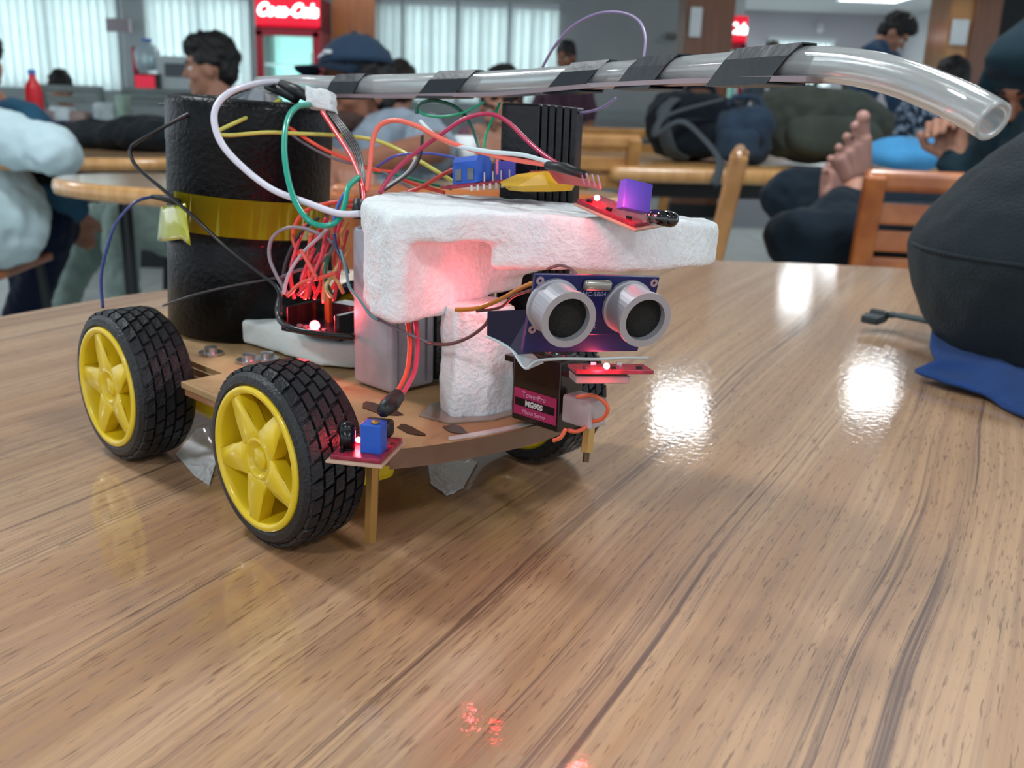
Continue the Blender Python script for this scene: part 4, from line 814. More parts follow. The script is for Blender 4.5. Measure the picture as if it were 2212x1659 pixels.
sp = [P(*p) for p in [(722, 208, .462), (900, 208, .430), (1100, 204, .400), (1300, 186, .372), (1500, 177, .322), (1700, 172, .283), (1775, 172, .272)]]
for a, b_ in zip(sp[:-1], sp[1:]):
    x = (b_ - a).normalized(); y = Vector((0, 0, 1)).cross(x).normalized(); box(bm, ((b_ - a).length / 2, 0, 0), ((b_ - a).length * 1.02, .0125, .0016), frame(a, x, y, x.cross(y)))
rp('carrier_strip', bm, mat('pinkish_clear_strip', '96858a', .25, trans=.25, coat=.5))
# black tape wraps on the tube
M_btape = mat('black_insulating_tape', '1a2329', 0.42, bump=.25, bscale=120)
def wrap(x0, x1, skew):
    i0 = min(range(len(pts)), key=lambda i: abs(pxof(pts[i])[0] - x0)); i1 = min(range(len(pts)), key=lambda i: abs(pxof(pts[i])[0] - x1))
    a, b_ = pts[i0], pts[i1]; ax = (b_ - a).normalized(); up = Vector((0, 0, 1)); up = (up - ax * up.dot(ax)).normalized(); sd = ax.cross(up)
    ln = (b_ - a).length; prof = [(-.0074, -.0060), (-.0052, .0018), (-.0026, .0053), (.0026, .0053), (.0052, .0018), (.0074, -.0060)]
    bm = B(); q = []
    for k in range(7):
        t_ = k / 6; row = []
        for s_, h in prof:
            sk = skew * ((h + .0056) / .0104 - .5)
            row.append(bm.verts.new(a + ax * (ln * t_ + sk) + sd * s_ + up * (h + .0002)))
        q.append(row)
    for r0, r1 in zip(q[:-1], q[1:]):
        for k in range(5): bm.faces.new((r0[k], r1[k], r1[k + 1], r0[k + 1]))
        bm.faces.new((r0[5], r1[5], r1[0], r0[0]))
    bmesh.ops.recalc_face_normals(bm, faces=bm.faces)
    bmesh.ops.solidify(bm, geom=bm.faces, thickness=.0005)
    rp('tape_wrap', bm, M_btape)
def pxof(p):
    d = p - CAMP; z = d.dot(FW); return (W_ / 2 + FPX * d.dot(RT) / z, H_ / 2 - FPX * d.dot(UP) / z)
for x0, x1, sk in ((733, 788, .005), (950, 1025, .009), (1205, 1285, .0105), (1395, 1472, .0095), (1585, 1715, .008)): wrap(x0, x1, sk)
# ---- white foam base block under the controller
ub = lambda px, py, z: ((PZ(px, py, TT + z) - R0).dot(Fv), (PZ(px, py, TT + z) - R0).dot(Lv))
q = [ub(505, 686, .0535), ub(690, 738, .0535), ub(772, 736, .0535), ub(600, 676, .0535)]
q = [q[0], q[1], (q[1][0] + .030, q[1][1] + .022), (q[0][0] + .045, q[0][1] + .055)]
bm = B(); prism(bm, q, .0425, .0535, MR, bev=.0012); bm = remesh(bm, .0009, 2, disp2=.0004, d2=120); rp('foam_pad', bm, M_foam2, True, label='smooth white foam pad')
# ---- controller board with red glow
cb = P(672, 712, .412); cu, cv = (cb - R0).dot(Fv), (cb - R0).dot(Lv)
ex = (P(760, 716, .40) - P(612, 706, .42)); ex.z = 0; ex.normalize(); ey = Vector((0, 0, 1)).cross(ex); Mb = frame(cb, ex, ey) @ Matrix.Translation((.002, .012, 0))
bm = B(); box(bm, (0, 0, -.001), (.033, .030, .0022), Mb, bev=.0004); ctl = rp('controller_board', bm, mat('dark_circuit_board', '141225', .3, var=.2, vscale=300))
for sx in (-1, 1):
    bm = B(); box(bm, (sx * .0145, 0, .0045), (.0028, .029, .0085), Mb, bev=.0003); rp('pin_header', bm, M_blackpl, False, ctl)
bm = B(); box(bm, (.0045, .0085, .0045), (.018, .009, .009), Mb, bev=.0004); rp('connector_block', bm, M_blackpl, False, ctl)
bm = B(); box(bm, (-.006, .0045, .0060), (.0016, .003, .0125), Mb); box(bm, (-.010, .007, .006), (.0012, .002, .012), Mb); rp('pin', bm, M_brass, False, ctl)
for k in range(5): bm = B(); box(bm, (-.008 + k * .0035, -.0125, .0009), (.0018, .0016, .0014), Mb); rp('chip', bm, M_silver, False, ctl)
bm = B(); ball(bm, (.0015, -.0135, .0025), (.0021, .0021, .0021), Mb); rp('led', bm, led(60), True, ctl, label='glowing red indicator light')
def plight(p, e, col=(1, .08, .10), r=.002):
    l = bpy.data.lights.new('led_glow_light', 'POINT'); l.energy = e; l.color = col; l.shadow_soft_size = r; o = bpy.data.objects.new('led_glow_light', l); C.objects.link(o); o.location = p
plight(Mb @ Vector((.0015, -.0150, .0060)), .035)
bm = B(); tube(bm, spline([P(604, 640, .425), P(600, 670, .42), P(608, 695, .413), P(640, 712, .404), P(700, 722, .398), P(764, 728, .394)], 5), .0014, n=8); rp('black_tie', bm, M_blackpl, True)
# ---- battery pack
M_batt = mat('silver_battery_wrap', 'a9a9b2', 0.35, metal=.25, var=.08, vscale=120)
bm = B(); box(bm, (-.019, .078, .0745), (.024, .024, .064), MR, bev=.002, seg=3); bat = rp('battery_pack', bm, M_batt, True)
for k in range(3):
    bm = B(); box(bm, (-.0068, .070 + k * .0075, .0745), (.0006, .0004, .060), MR); rp('seam', bm, mat('seam_grey', '6f6f78', .4), False, bat)
bm = B(); box(bm, (-.019, .0965, .0745), (.022, .012, .062), MR, bev=.001); rp('dark_battery', bm, M_blackpl)
bt = text('battery_print', '16:00:2', .0085, frame(R(-.0078, .0965, .078), Vector((0, 0, 1)), -Lv, Fv), mat('pale_print', 'a8a49a', .5), bat, ext=.0002)
for k in range(3):
    bm = B(); box(bm, (-.012 + .002 * k, .108 + k * .004, .070), (.014, .003, .050), MR); rp('red_cell', bm, mat('dark_red_cell', '6b1626', .3, coat=.5))
# ---- white expanded-foam roof, with its hollow, and post
def outline(l): return [((P(x, y, d) - R0).dot(Fv), (P(x, y, d) - R0).dot(Lv)) for x, y, d in l]
roof = [(-.034, .112), (-.036, .090), (-.028, .070), (-.012, .056), (.006, .048), (.020, .045), (.034, .053), (.042, .068), (.050, .078), (.062, .088), (.075, .103), (.083, .120), (.087, .136), (.085, .150), (.070, .164), (.042, .176), (.006, .170), (-.020, .145)]
bm = B(); prism(bm, roof, .1080, .1185, MR)
bm2 = B()
# thicker lip at the front and right, leg block at the left, with the hollow between
prism(bm2, [(.042, .072), (.050, .078), (.062, .088), (.075, .103), (.083, .120), (.087, .136), (.085, .150), (.070, .164), (.042, .176), (.020, .150), (.026, .110), (.030, .086)], .0985, .115, MR)
prism(bm2, [(-.020, .064), (-.012, .0575), (.004, .0480), (.021, .0425), (.0245, .047), (.0225, .062), (.021, .092), (-.012, .096)], .0785, .116, MR)
prism(bm2, [(-.010, .085), (.020, .085), (.026, .110), (.024, .140), (-.010, .140)], .0900, .112, MR)
prism(bm2, [(-.010, .088), (.0195, .088), (.021, .112), (-.010, .115)], .0830, .104, MR)
for f in bm2.faces: pass
me = bpy.data.meshes.new('x'); bm2.to_mesh(me); bm2.free(); bm.from_mesh(me); bpy.data.meshes.remove(me)
for v in bm.verts:      # slight droop of the nose to the right
    l = MR.inverted() @ v.co; k_ = max(0, l.y - .105) / .09; zt_ = TT + .1165; v.co.z = zt_ + (v.co.z - zt_) * (1 - .45 * k_) - .006 * k_
bm = remesh(bm, .0012, 22, disp=.0009, dscale=110, disp2=.0003, d2=420); roofo = rp('foam_roof', bm, M_foam, True, label='rough white expanded foam roof, lit pinkish beneath')
bm = B(); prism(bm, [(.018, .070), (.030, .066), (.038, .076), (.038, .090), (.026, .097), (.016, .090)], .0413, .083, MR); bm = remesh(bm, .001, 3, disp=.0012, dscale=70, disp2=.0003, d2=300); rp('foam_post', bm, M_foam, True, label='white foam post holding up the roof')
# ---- ultrasonic sensor on its bracket
cs = P(1280, 662, .300); n = (RT * .36 - UP * .42 - FW * .84).normalized(); e1 = (RT * .94 + FW * .34); e1 = (e1 - n * e1.dot(n)).normalized(); e2 = n.cross(e1)
Ms = frame(cs, e1, e2, n)
us = MR; bm = B(); box(bm, (0, .0005, 0), (.0425, .0195, .0016), Ms, bev=.0003); sens = rp('ultrasonic_sensor', bm, M_bluepcb, label='blue ultrasonic sensor board with two silver transducers')
for s in (-1, 1):
    Mq = Ms @ Matrix.Translation((s * .0128 - .0012, .0005, .0008))
    bm = B(); lathe(bm, [(0, 0), (.0086, 0), (.0086, .0012), (.0080, .0014), (.0080, .0105), (.0087, .0108), (.0087, .0122), (.0066, .0122), (.0066, .0095), (0, .0092)], Mq, 40)
    tr = rp('transducer', bm, mat('matt_aluminium', 'a3a0a6', .45, metal=.45), False, sens)
    bm = B(); lathe(bm, [(0, .0100), (.0065, .0098), (.0065, .0094), (0, .0093)], Mq, 32); rp('mesh_grille', bm, mat('dark_mesh', '25231f', .6, bump=1.0, bscale=2500), True, tr)
for sx, sy in ((-1, 1), (1, 1), (-1, -1)):
    bm = B(); lathe(bm, [(.0005, .0002), (.0005, .0010), (.0013, .0010), (.0013, .0002)], Ms @ Matrix.Translation((sx * .0195, sy * .0078 + .0005, 0)), 14, closed=True); rp('mounting_hole', bm, mat('pinkish_pad', 'a98f96', .4, metal=.5), False, sens)
bm = B(); box(bm, (-.0006, .0075, .0018), (.0096, .0034, .0024), Ms, bev=.0012, seg=3); rp('crystal', bm, mat('crystal_can', 'a09a92', .3, metal=.7), True, sens)
pr = mat('pale_silkscreen', '98a0c4', .5)
text('lettering', 'HC-SR04', .0021, Ms @ Matrix.Translation((-.0006, .0043, .0009)), pr, sens, ext=.0001)
text('lettering', 'T', .0024, Ms @ Matrix.Translation((-.0178, -.0062, .0009)), pr, sens, ext=.0001); text('lettering', 'R', .0024, Ms @ Matrix.Translation((.0012, -.0062, .0009)), pr, sens, ext=.0001)
# tape bracket box behind and below
M_navy = mat('dark_blue_bracket', '151a52', .4, var=.1, vscale=100)
bm = B(); box(bm, (-.0002, -.0095, -.0022), (.0405, .0125, .0028), Ms, bev=.0006); rp('blue_bracket', bm, M_navy)
bm = B(); a = [P(1053, 672, .318), P(1150, 668, .306), P(1150, 790, .303), P(1122, 788, .306), P(1100, 752, .311), P(1052, 724, .318)]
f0 = [bm.verts.new(p) for p in a]; bm.faces.new(f0); bmesh.ops.solidify(bm, geom=bm.faces, thickness=.0012); rp('side_flap', bm, mat('dark_purple_tape', '1f1238', .4, var=.15, vscale=60))
bm = B(); tube(bm, spline([P(1052, 726, .318), P(1085, 742, .313), P(1110, 760, .309), P(1136, 796, .300), P(1160, 780, .298), P(1215, 775, .297), P(1290, 776, .298), P(1350, 773, .301), P(1398, 774, .305)], 5), .0008, n=6, flat=.5)
rp('torn_paper_edge', bm, mat('torn_white_paper', 'b9c4c6', .7), True)
bm = B(); q = [P(1118, 766, .3065), P(1136, 800, .299), P(1175, 784, .2965), P(1150, 764, .299)]; f0 = [bm.verts.new(p) for p in q]; bm.faces.new(f0); bmesh.ops.solidify(bm, geom=bm.faces, thickness=.0006); rp('torn_paper', bm, MATS['torn_white_paper'])
# ---- servo
cz = ub(1205, 945, .0425); Msv = MR @ Matrix.Translation((cz[0], cz[1], .0425))
bm = B(); box(bm, (-.0115, .0062, .0145), (.0230, .0122, .029 - .003), Msv, bev=.0006); sv = rp('servo', bm, mat('dark_servo_case', '17120f', .25, coat=.5))
bm = B(); box(bm, (-.0115, .0062, .0235), (.0325, .0118, .0024), Msv, bev=.0004); rp('mounting_ear', bm, mat('dark_servo_case', '17120f', .25), False, sv)
bm = B(); lathe(bm, [(.0055, .0270), (.0055, .0300), (.0022, .0302), (.0022, .0325), (0, .0325)], Msv @ Matrix.Translation((-.0060, .0062, 0)), 24); rp('output_gear', bm, MATS['dark_servo_case'], True, sv)
bm = B(); box(bm, (-.0113, -.0002, .0090), (.0205, .0004, .0098), Msv); lb = rp('servo_label', bm, mat('magenta_label', 'a02a58', .4, var=.06, vscale=90), False, sv)
bm = B(); box(bm, (-.0113, -.0005, .0090), (.0190, .0003, .0028), Msv); rp('label_bar', bm, M_blackpl, False, sv)
ML = lambda u, z: frame(Msv @ Vector((u, -.0008, z)), Fv, Vector((0, 0, 1)), -Lv)
text('lettering', 'TowerPro', .0027, ML(-.0113, .0122), mat('pale_pink_print', 'd58fae', .5), sv, ext=.00015); text('lettering', 'MG90S', .0028, ML(-.0113, .0090), mat('pale_grey_print', 'c9c4c4', .5), sv, ext=.00015, bold=.0001); text('lettering', 'Micro Servo', .0022, ML(-.0113, .0058), MATS['pale_pink_print'], sv, ext=.00015)
# ---- infrared sensor boards
def irboard(name, M, w, l, ledpos, blue, label, blueturn=0, acr=True, lum=60):
    bm = B(); box(bm, (0, 0, 0), (l, w, .0014), M, bev=.0003); b_ = rp(name, bm, M_redpcb, label=label)
    if acr: bm = B(); box(bm, (.0005, 0, -.0012), (l + .002, w + .002, .001), M, bev=.0003); rp('tape_backing', bm, M_acr, False, b_)
    if blue:
        Mq = M @ Matrix.Translation(blue) @ Matrix.Rotation(blueturn, 4, 'Z'); bm = B(); box(bm, (0, 0, .0052), (.0066, .0070, .0098), Mq, bev=.0004); k = rp('trimmer', bm, M_bluebox, False, b_)
        bm = B(); lathe(bm, [(.0013, .0100), (.0013, .0110), (0, .0110)], Mq @ Matrix.Translation((.0012, .0010, 0)), 14); rp('trimmer_screw', bm, M_brass, True, b_)
        for s in (-1, 0, 1): bm = B(); box(bm, (-.0038, s * .0020, .0012), (.0009, .0008, .0012), Mq); rp('solder_leg', bm, M_silver, False, b_)
    bm = B(); ball(bm, ledpos, (.0011, .0011, .0010), M, seg=12); rp('led', bm, led(lum), True, b_, label='glowing red indicator light')
    for k in range(5):
        bm = B(); box(bm, (l * (-.35 + .17 * k), w * (.34 if k % 2 else -.34), .0011), (.0018, .0011, .0010), M); rp('chip', bm, M_silver if k % 2 else M_blackpl, False, b_)
    return b_
# front left one on the nose
ca = PZ(793, 968, TT + .0445); e = (PZ(888, 925, TT + .0445) - PZ(712, 990, TT + .0445)); 
xl = (PZ(800, 1000, TT + .044) - PZ(875, 925, TT + .044)).normalized(); yl = Vector((0, 0, 1)).cross(xl)
Mi = frame(ca, xl, yl)
ir = irboard('infrared_sensor', Mi, .0170, .0225, (-.0010, -.0033, .0022), (.0032, .0034, .0002), 'red infrared sensor board at the front left with blue trimmer')
bm = B(); capsule(bm, Mi @ Vector((.0045, -.0050, .0012)), Mi @ Vector((.0040, -.0052, .0075)), .0024, .0026); rp('receiver', bm, M_blackpl, True, ir); plight(Mi @ Vector((-.0010, -.0036, .0045)), .010)
bm = B(); box(bm, (-.0085, .001, .0045), (.006, .010, .006), Mi, bev=.0015); rp('wire_plug', bm, mat('black_heat_shrink', '17191b', .45), True, ir)
# on top of the roof
def fr3(o, px, pz):
    x = (P(*px) - P(*o)).normalized(); z = Vector(pz); z = (z - x * x.dot(z)).normalized(); return frame(P(*o), x, z.cross(x), z)
Mi2 = fr3((1334, 456, .335), (1420, 492, .324), Vector((0, 0, 1)) + FW * .02 - RT * .1)
ir2 = irboard('infrared_sensor', Mi2, .0130, .0270, (-.0068, -.0040, .0030), None, 'red infrared sensor board on the foam roof, glowing beside a blue trimmer', lum=90)
M3 = frame(P(1373, 422, .325), (RT * .88 + FW * .40 - UP * .16).normalized(), Vector((0, 0, 1)), Vector((0, 0, 1)))
ax_ = (RT * .90 - UP * .12 + FW * .42).normalized(); up_ = (UP + RT * .12); up_ = (up_ - ax_ * up_.dot(ax_)).normalized(); M3 = frame(P(1371, 425, .325), ax_, up_, ax_.cross(up_))
bm = B(); box(bm, (0, 0, 0), (.0105, .0098, .0046), M3, bev=.0004); rp('trimmer', bm, mat('blue_plastic_red_glow', '5648c4', .35), False, ir2)  # blue plastic, violet tint painted in for the red glow on it
bm = B(); capsule(bm, P(1413, 469, .318), P(1449, 474, .315), .0026, .0026); rp('receiver', bm, mat('glossy_black_dome', '040506', .08, coat=1), True, ir2)
plight(P(1292, 416, .320), .006); plight(P(1352, 436, .3165), .006)  # second lamp has no LED of its own, added to redden the trimmer
for k in range(4): bm = B(); tube(bm, [P(1254 + 12 * k, 372 + 2 * k, .335), P(1262 + 12 * k, 398 + 3 * k, .337)], .00045, n=6); rp('header_pin', bm, M_silver, False, ir2)
bm = B(); tube(bm, [P(1182, 357, .345), P(1215, 362, .342), P(1262, 378, .336)], [.0024, .0032, .0022], n=10, flat=.6); rp('plug', bm, MATS['black_heat_shrink'], True, ir2)
# under the ultrasonic sensor
Mi4 = frame(P(1318, 797, .318), (RT * .985 + FW * .17).normalized(), (FW * .985 - RT * .17 + UP * .20).normalized(), UP)
ir4 = irboard('infrared_sensor', Mi4, .012, .0260, (-.0025, -.0048, .0018), None, 'thin red sensor board under the ultrasonic sensor, brightly lit', acr=False, lum=90)
bm = B(); box(bm, (-.0035, .001, -.0028), (.018, .010, .0026), Mi4, bev=.0004); rp('clear_strip', bm, mat('grey_clear_strip', 'a09492', .25, trans=.3), False, ir4)
plight(P(1302, 790, .308), .012)
bm = B(); ball(bm, P(1100, 700, .338), .0012); rp('led', bm, led(60), True, label='red indicator light hidden under the foam roof')
plight(P(1040, 645, .350), .008)
# front connector on servo side
bm = B(); box(bm, (0, 0, 0), (.013, .009, .010), frame(P(1262, 885, .335), Fv, Lv), bev=.001); rp('white_plug', bm, mat('milky_connector', 'b9aeb0', .4, trans=.2))
# ---- motor driver on the roof: boards, blue terminal, yellow sheet
Md = frame(P(1085, 392, .392), (RT * .965 + UP * .14 + FW * .18).normalized(), (FW * .96 - RT * .18 + UP * .2).normalized(), (UP - FW * .15).normalized())
bm = B(); box(bm, (0, .006, 0), (.047, .022, .0015), Md, bev=.0003); dr_ = rp('motor_driver', bm, M_redpcb, label='dark red driver board lying on the foam roof')
for k in range(9): bm = B(); box(bm, (-.0135 + k * .0025, -.0052, -.0012), (.0009, .0010, .0022), Md); rp('solder_leg', bm, M_silver, False, dr_)
for k in range(4): bm = B(); box(bm, (-.008 + k * .0034, -.004, .0022), (.0005, .0005, .0044), Md); rp('header_pin', bm, M_silver, False, dr_)
bm = B(); prism(bm, [(-.0052, 0), (.0052, 0), (.0052, .0075), (.0025, .0105), (-.0040, .0105), (-.0052, .0085)], -.0062, .0062, Md @ Matrix.Translation((-.0120, .002, .0008)) @ Matrix.Rotation(.80, 4, 'Z') @ Matrix.Rotation(PI / 2, 4, 'X'), bev=.0003)
tb = rp('blue_terminal', bm, M_bluebox, False, dr_)
Mtb = Md @ Matrix.Translation((-.0120, .002, .0008)) @ Matrix.Rotation(.80, 4, 'Z')
for s in (-1, 1): bm = B(); box(bm, (-.0052, s * .0030, .0035), (.0010, .0030, .0045), Mtb, bev=.0002); rp('terminal_slot', bm, mat('terminal_grey', '6d7276', .4, metal=.4), False, dr_)
bm = B(); box(bm, (-.001, .002, .0042), (.008, .006, .0075), Md @ Matrix.Translation((.003, .003, 0)), bev=.0004); rp('blue_capacitor', bm, mat('violet_block', '3f3fa0', .4), False, dr_)
bm = B(); box(bm, (.0015, -.0020, .0060), (.0009, .0009, .0060), Md @ Matrix.Translation((-.004, 0, 0))); rp('pink_lead', bm, mat('pink_wire', 'd86a8c', .4), False, dr_)
bm = B(); g = [P(x, y, d) for x, y, d in [(1095, 404, .382), (1130, 388, .376), (1180, 384, .372), (1222, 388, .370), (1243, 398, .368), (1235, 412, .366), (1190, 414, .368), (1130, 414, .374), (1100, 411, .380)]]
f0 = [bm.verts.new(p) for p in g]; bm.faces.new(f0); bmesh.ops.triangulate(bm, faces=bm.faces); bmesh.ops.solidify(bm, geom=bm.faces, thickness=.004); rp('yellow_tape_bundle', bm, mat('deep_yellow_tape', 'd0a418', .4, var=.1, vscale=60))
bm = B(); g = [P(x, y, d) for x, y, d in [(1105, 396, .378), (1150, 372, .374), (1215, 370, .366), (1300, 400, .345), (1300, 412, .343), (1220, 392, .364), (1140, 392, .376)]]
f0 = [bm.verts.new(p) for p in g]; bm.faces.new(f0); bmesh.ops.triangulate(bm, faces=bm.faces); bmesh.ops.solidify(bm, geom=bm.faces, thickness=.0012); rp('red_strip', bm, mat('brick_red_strip', '9c3a34', .35))
# ---- connector cluster at the tube's rear end
bm = B(); tube(bm, [P(608, 182, .452), P(640, 196, .446), P(670, 212, .442)], [.0022, .0028, .0022], n=10); tube(bm, [P(575, 186, .455), P(606, 196, .452), P(640, 212, .447)], [.0016, .0024, .0026], n=10); rp('black_plug', bm, MATS['black_heat_shrink'], True)
bm = B(); box(bm, (0, 0, 0), (.0125, .009, .009), frame(P(694, 217, .440), (RT * .9 - UP * .25 - FW * .2).normalized(), (FW * .98 + RT * .2).normalized(), UP)); bm = remesh(bm, .0007, 3, disp2=.0008, d2=300); rp('white_foam_lump', bm, M_foam, True)
bm = B(); g = [P(x, y, d) for x, y, d in [(570, 200, .452), (600, 210, .450), (610, 250, .446), (618, 270, .446), (600, 330, .444), (585, 300, .446), (575, 250, .448)]]
f0 = [bm.verts.new(p) for p in g]; bm.faces.new(f0); bmesh.ops.triangulate(bm, faces=bm.faces); bmesh.ops.subdivide_edges(bm, edges=bm.edges, cuts=3)
for v in bm.verts: v.co += FW * .003 * noise.noise(v.co * 300)
bmesh.ops.solidify(bm, geom=bm.faces, thickness=.0003); rp('crumpled_clear_tape', bm, mat('cloudy_tape', 'b5b0b4', .3, trans=.35, coat=.5))
bm = B(); g = [[P(x, y, .449 + .002 * ((x // 10) % 2)) for x in range(490, 590, 20)] for y in (192, 215, 236)]
for i in range(2):
    for j in range(4): bm.faces.new([bm.verts.new(g[a][b2]) for a, b2 in ((i, j), (i, j + 1), (i + 1, j + 1), (i + 1, j))])
bmesh.ops.remove_doubles(bm, verts=bm.verts, dist=1e-5); bmesh.ops.solidify(bm, geom=bm.faces, thickness=.0003); rp('hazy_plastic_bag', bm, mat('hazy_plastic', 'c8ccd6', .3, trans=.75, coat=.4))
# ---- wires
def wire(col, w, *pp, flat=1.0, label=None, n=8):
    pt = [P(x, y, d) for x, y, d in pp]; sp_ = spline(pt, 7); r = [w / 2 * ((p - CAMP).dot(FW)) / FPX for p in sp_]
    bm = B(); tube(bm, sp_, r, n=n, flat=flat); rp('jumper_wire', bm, mat('wire_' + col, col, .35, coat=.2), True, label=label)
WH = 'd9d6e2'; TE = '0f9c83'; RD = 'e0434a'; CR = 'b0224c'; OR = 'e8503a'; GY = '77717a'; YL = 'c8c35c'; BK = '14161a'; DG = '0f4a3e'; BL = '3f4fa6'; PU = '8d7aa6'; SA = 'f0705e'; MA = 'b9a8b4'; BN = '4a3030'
wire(WH, 15, (778, 462, .375), (730, 461, .378), (660, 437, .385), (590, 410, .392), (530, 366, .400), (482, 315, .405), (463, 265, .408), (470, 225, .412), (505, 195, .42), (560, 180, .44), (600, 178, .46), label='thick white cable looping down from the tube')
wire(TE, 13, (668, 226, .435), (640, 232, .42), (620, 262, .405), (614, 320, .395), (622, 385, .388), (640, 440, .383), (668, 477, .38), (700, 488, .38), (730, 476, .38), (745, 440, .383), (752, 405, .388), (775, 383, .395), label='thick teal wire in a long loop')
wire('4a74c8', 8, (772, 386, .40), (748, 412, .395), (728, 450, .392), (720, 485, .39))
wire(YL, 9, (607, 215, .448), (545, 248, .435), (475, 281, .42), (468, 289, .42), (500, 292, .422), (580, 286, .43), (650, 289, .435), (740, 293, .44), (810, 303, .435), (860, 323, .43), (910, 350, .42), (985, 396, .41), label='yellow wire folded at a sharp point')
wire(OR, 8, (588, 243, .447), (620, 272, .442), (690, 317, .432), (750, 343, .426), (800, 365, .42), (860, 372, .42))
wire(GY, 6, (600, 268, .446), (650, 305, .44), (710, 338, .432), (765, 355, .427), (820, 368, .42), (875, 400, .415), (900, 412, .412))
for k, o in enumerate((0, 5, 10, 15)): wire('1c0d12' if k < 3 else BK, 6, (706 + o, 240 + o * .2, .436), (738 + o, 285 - o * .1, .425), (768 + o * .7, 335 - o * .3, .408), (778 + o * .6, 390, .395), (781 + o * .5, 462, .385))
wire(RD, 10, (696, 242, .432), (728, 290, .42), (762, 345, .405), (782, 400, .393), (787, 455, .383))
wire(SA, 11, (792, 415, .392), (799, 360, .392), (806, 300, .39), (822, 270, .388), (855, 260, .385), (900, 272, .38), (960, 303, .373), (1030, 326, .366), (1110, 345, .358), (1185, 356, .35), label='salmon red wire arching over to the roof sensor')
wire('cfdde0', 10, (908, 262, .385), (940, 293, .378), (990, 315, .37), (1060, 328, .362), (1130, 335, .355), (1190, 352, .349))
wire(CR, 10, (820, 418, .39), (850, 372, .39), (900, 328, .388), (950, 292, .385), (1005, 256, .382), (1055, 246, .38), (1095, 262, .375), (1140, 305, .365), (1180, 338, .355), (1205, 354, .35), label='crimson wire arching in front of the black tower')
wire(BL, 6, (815, 360, .42), (855, 337, .415), (915, 331, .41), (970, 338, .405), (1010, 350, .40))
wire('147a5c', 7, (806, 372, .42), (850, 376, .42), (910, 392, .415), (975, 408, .408))
wire('241a1e', 7, (912, 292, .40), (908, 335, .40), (888, 370, .40), (850, 398, .40), (828, 412, .40))
wire('b9b6ba', 7, (900, 340, .402), (880, 372, .402), (848, 396, .402), (815, 418, .402))
wire('c23a30', 18, (990, 362, .402), (955, 378, .405), (915, 402, .41), (880, 416, .412), flat=.5)
wire('c23a30', 8, (870, 388, .415), (920, 405, .41), (960, 416, .405))
wire(BK, 8, (612, 188, .452), (565, 181, .452), (520, 196, .447), (470, 220, .442), (400, 250, .435), (330, 288, .435), (286, 315, .44), (283, 338, .44), (300, 365, .44), (350, 408, .435), (420, 470, .428), (490, 535, .425), (560, 590, .42), (600, 625, .415), (606, 680, .41), label='black wire looping left of the canister and back across its tape')
wire(BK, 7, (345, 225, .47), (400, 222, .455), (470, 212, .448), (540, 190, .45))
wire('3a3a3e', 5, (352, 660, .445), (420, 637, .43), (500, 618, .425), (570, 605, .42), (612, 598, .415))
wire('2b3a78', 7, (330, 425, .45), (292, 437, .445), (252, 480, .44), (230, 540, .435), (218, 600, .43), (222, 664, .425), label='dark blue wire curving down to the rear wheel')
bm = B(); tube(bm, [P(328, 425, .45), P(352, 428, .447), P(385, 436, .435)], [.0010, .0016, .0016], n=8); rp('wire_sleeve', bm, MATS['black_heat_shrink'], True)
wire(PU, 6, (1172, 145, .47), (1196, 103, .46), (1235, 58, .45), (1290, 30, .44), (1340, 27, .43), (1378, 43, .42), (1394, 80, .41), (1390, 128, .40), label='thin lilac wire in a high loop above the tube')
wire(PU, 6, (1330, 212, .39), (1300, 233, .40), (1262, 243, .41), (1235, 244, .42))
wire(DG, 8, (900, 245, .42), (905, 225, .42), (940, 217, .42), (985, 232, .415), (1015, 265, .41), (1030, 305, .405), (1040, 335, .40))
wire('149a70', 6, (903, 235, .421), (915, 247, .42), (955, 252, .415), (1005, 242, .41), (1045, 220, .405))
wire('149a70', 6, (1080, 222, .41), (1070, 245, .408), (1050, 290, .404), (1045, 330, .40))
wire(BN, 7, (1183, 581, .335), (1210, 573, .325), (1238, 584, .315), (1250, 600, .306))
wire('b87a20', 10, (985, 669, .352), (1030, 666, .345), (1078, 648, .335), (1120, 625, .322), (1148, 612, .312))
wire(BN, 7, (1030, 672, .345), (1080, 664, .336), (1110, 640, .325), (1150, 626, .312))
wire('6a4548', 8, (920, 740, .365), (965, 744, .35), (1010, 730, .34), (1045, 705, .333), (1058, 685, .33))
wire('77707a', 7, (815, 688, .365), (850, 707, .36), (890, 725, .358), (925, 740, .36))
wire('d0603a', 9, (1246, 858, .325), (1280, 854, .322), (1305, 868, .322), (1313, 886, .323), (1300, 905, .326), (1276, 911, .33), label='orange servo lead looping out from the case')
wire('c8583a', 9, (1276, 911, .33), (1262, 925, .33), (1245, 932, .328), (1228, 930, .326))
wire('d0603a', 9, (1195, 952, .325), (1212, 944, .323), (1222, 926, .322))
wire('e8523c', 11, (880, 694, .362), (886, 740, .358), (880, 800, .35), (862, 840, .338), (848, 858, .330), label='orange-red wire down to the front left sensor')
wire('d23a58', 11, (898, 694, .362), (902, 745, .357), (896, 800, .349), (878, 838, .337), (862, 858, .330))
bm = B(); tube(bm, [P(858, 856, .332), P(842, 874, .322), P(828, 888, .314)], [.0026, .0032, .0022], n=10); rp('wire_plug', bm, MATS['black_heat_shrink'], True)
wire(MA, 8, (745, 465, .38), (722, 480, .383), (690, 512, .388), (655, 545, .393), (625, 590, .396), (612, 635, .398))
wire('8e7f88', 8, (625, 640, .40), (600, 600, .40), (582, 555, .40), (588, 515, .398), (618, 493, .397), (660, 494, .396), (700, 512, .394), (722, 528, .392))
wire('6f6068', 7, (605, 600, .402), (640, 585, .40), (680, 575, .397), (715, 545, .393), (722, 520, .39))
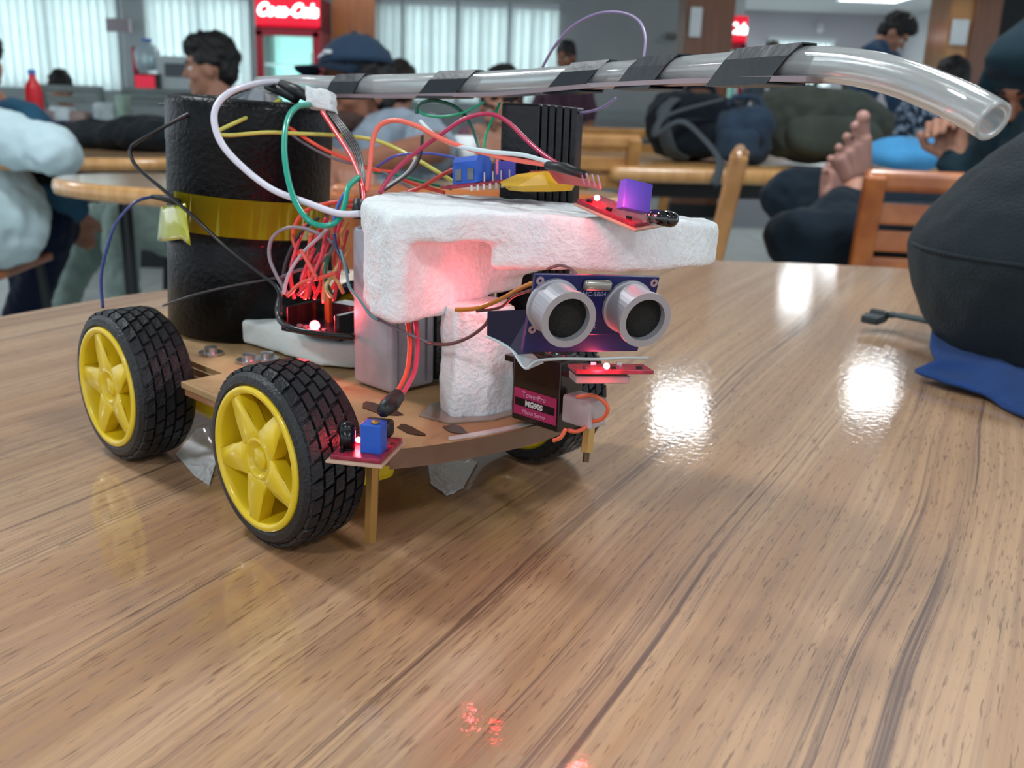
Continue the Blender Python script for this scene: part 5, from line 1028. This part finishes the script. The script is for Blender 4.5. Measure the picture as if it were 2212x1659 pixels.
wire(OR, 9, (770, 432, .395), (705, 440, .398), (660, 456, .40), (637, 488, .402), (634, 520, .402), (650, 560, .402))
wire('c83440', 8, (768, 445, .393), (735, 452, .395), (722, 500, .395), (700, 560, .397), (690, 630, .400))
wire('2c2c30', 7, (690, 470, .398), (660, 492, .40), (635, 525, .402), (615, 575, .404), (608, 640, .406))
rnd = random.Random(11)
tang = [('e03c4c', 640, 540), ('e85a4c', 660, 555), ('d8304c', 676, 530), ('e03c4c', 690, 548), ('c8b48a', 705, 560), ('d8304c', 712, 535), ('e85a4c', 722, 560), ('d9a06a', 728, 590), ('e03c4c', 700, 520), ('1a6a50', 708, 570), ('c8bf88', 716, 600), ('e03c4c', 650, 600), ('d84a5a', 668, 590), ('c83a4c', 735, 540)]
for i, (c, x, y) in enumerate(tang):
    x2 = x + rnd.uniform(-25, 20); y2 = 640 + rnd.uniform(-8, 14); d = .393 + rnd.uniform(0, .012)
    wire(c, 8.5, (x + rnd.uniform(10, 30), y - rnd.uniform(40, 70), d), (x - rnd.uniform(-6, 6), y, d - .003), ((x + x2) / 2 + rnd.uniform(-16, 16), (y + y2) / 2, d - .004), (x2, y2, d))
wire('e6584c', 9, (620, 640, .395), (650, 612, .392), (690, 600, .390), (725, 590, .388)); wire('e6584c', 9, (650, 540, .393), (668, 572, .391), (684, 600, .389))
wire('2a2c58', 8, (722, 505, .383), (728, 540, .381), (742, 565, .380), (752, 590, .379)); wire('5d8088', 7, (736, 540, .378), (748, 585, .376), (755, 620, .373), (778, 650, .368), (800, 680, .364), (818, 692, .362))
wire('cc7a2c', 7, (752, 480, .386), (738, 505, .386), (740, 530, .386))
bm = B(); tube(bm, [P(776, 432, .382), P(770, 470, .381)], .0022, n=10); rp('black_clamp', bm, MATS['black_heat_shrink'], True)
# ---- crumpled clear film hanging below the chassis
def film(name, pp, label):
    bm = B(); vs = [bm.verts.new(p) for p in pp]; bm.faces.new(vs); bmesh.ops.triangulate(bm, faces=bm.faces); bmesh.ops.subdivide_edges(bm, edges=bm.edges, cuts=6, use_grid_fill=True)
    for v in bm.verts: v.co += Vector((0, 0, .0009 + .0007 * noise.noise(v.co * 420)))
    bmesh.ops.solidify(bm, geom=bm.faces, thickness=.0002)
    fin(name, bm, mat('crumpled_film', 'f0f6fa', .45, bump=.5, bscale=900, coat=.6), None, False, label, cat='plastic film')
film('plastic_film', [PZ(x, y, TT) for x, y in ((425, 930), (380, 985), (420, 1030), (452, 1052), (470, 990), (450, 925))], 'crumpled clear plastic film on the table between the two near wheels')
film('plastic_film', [PZ(x, y, TT) for x, y in ((925, 1008), (930, 1048), (965, 1074), (1000, 1058), (1032, 1000), (990, 985))], 'crumpled clear plastic film on the table under the front of the chassis')
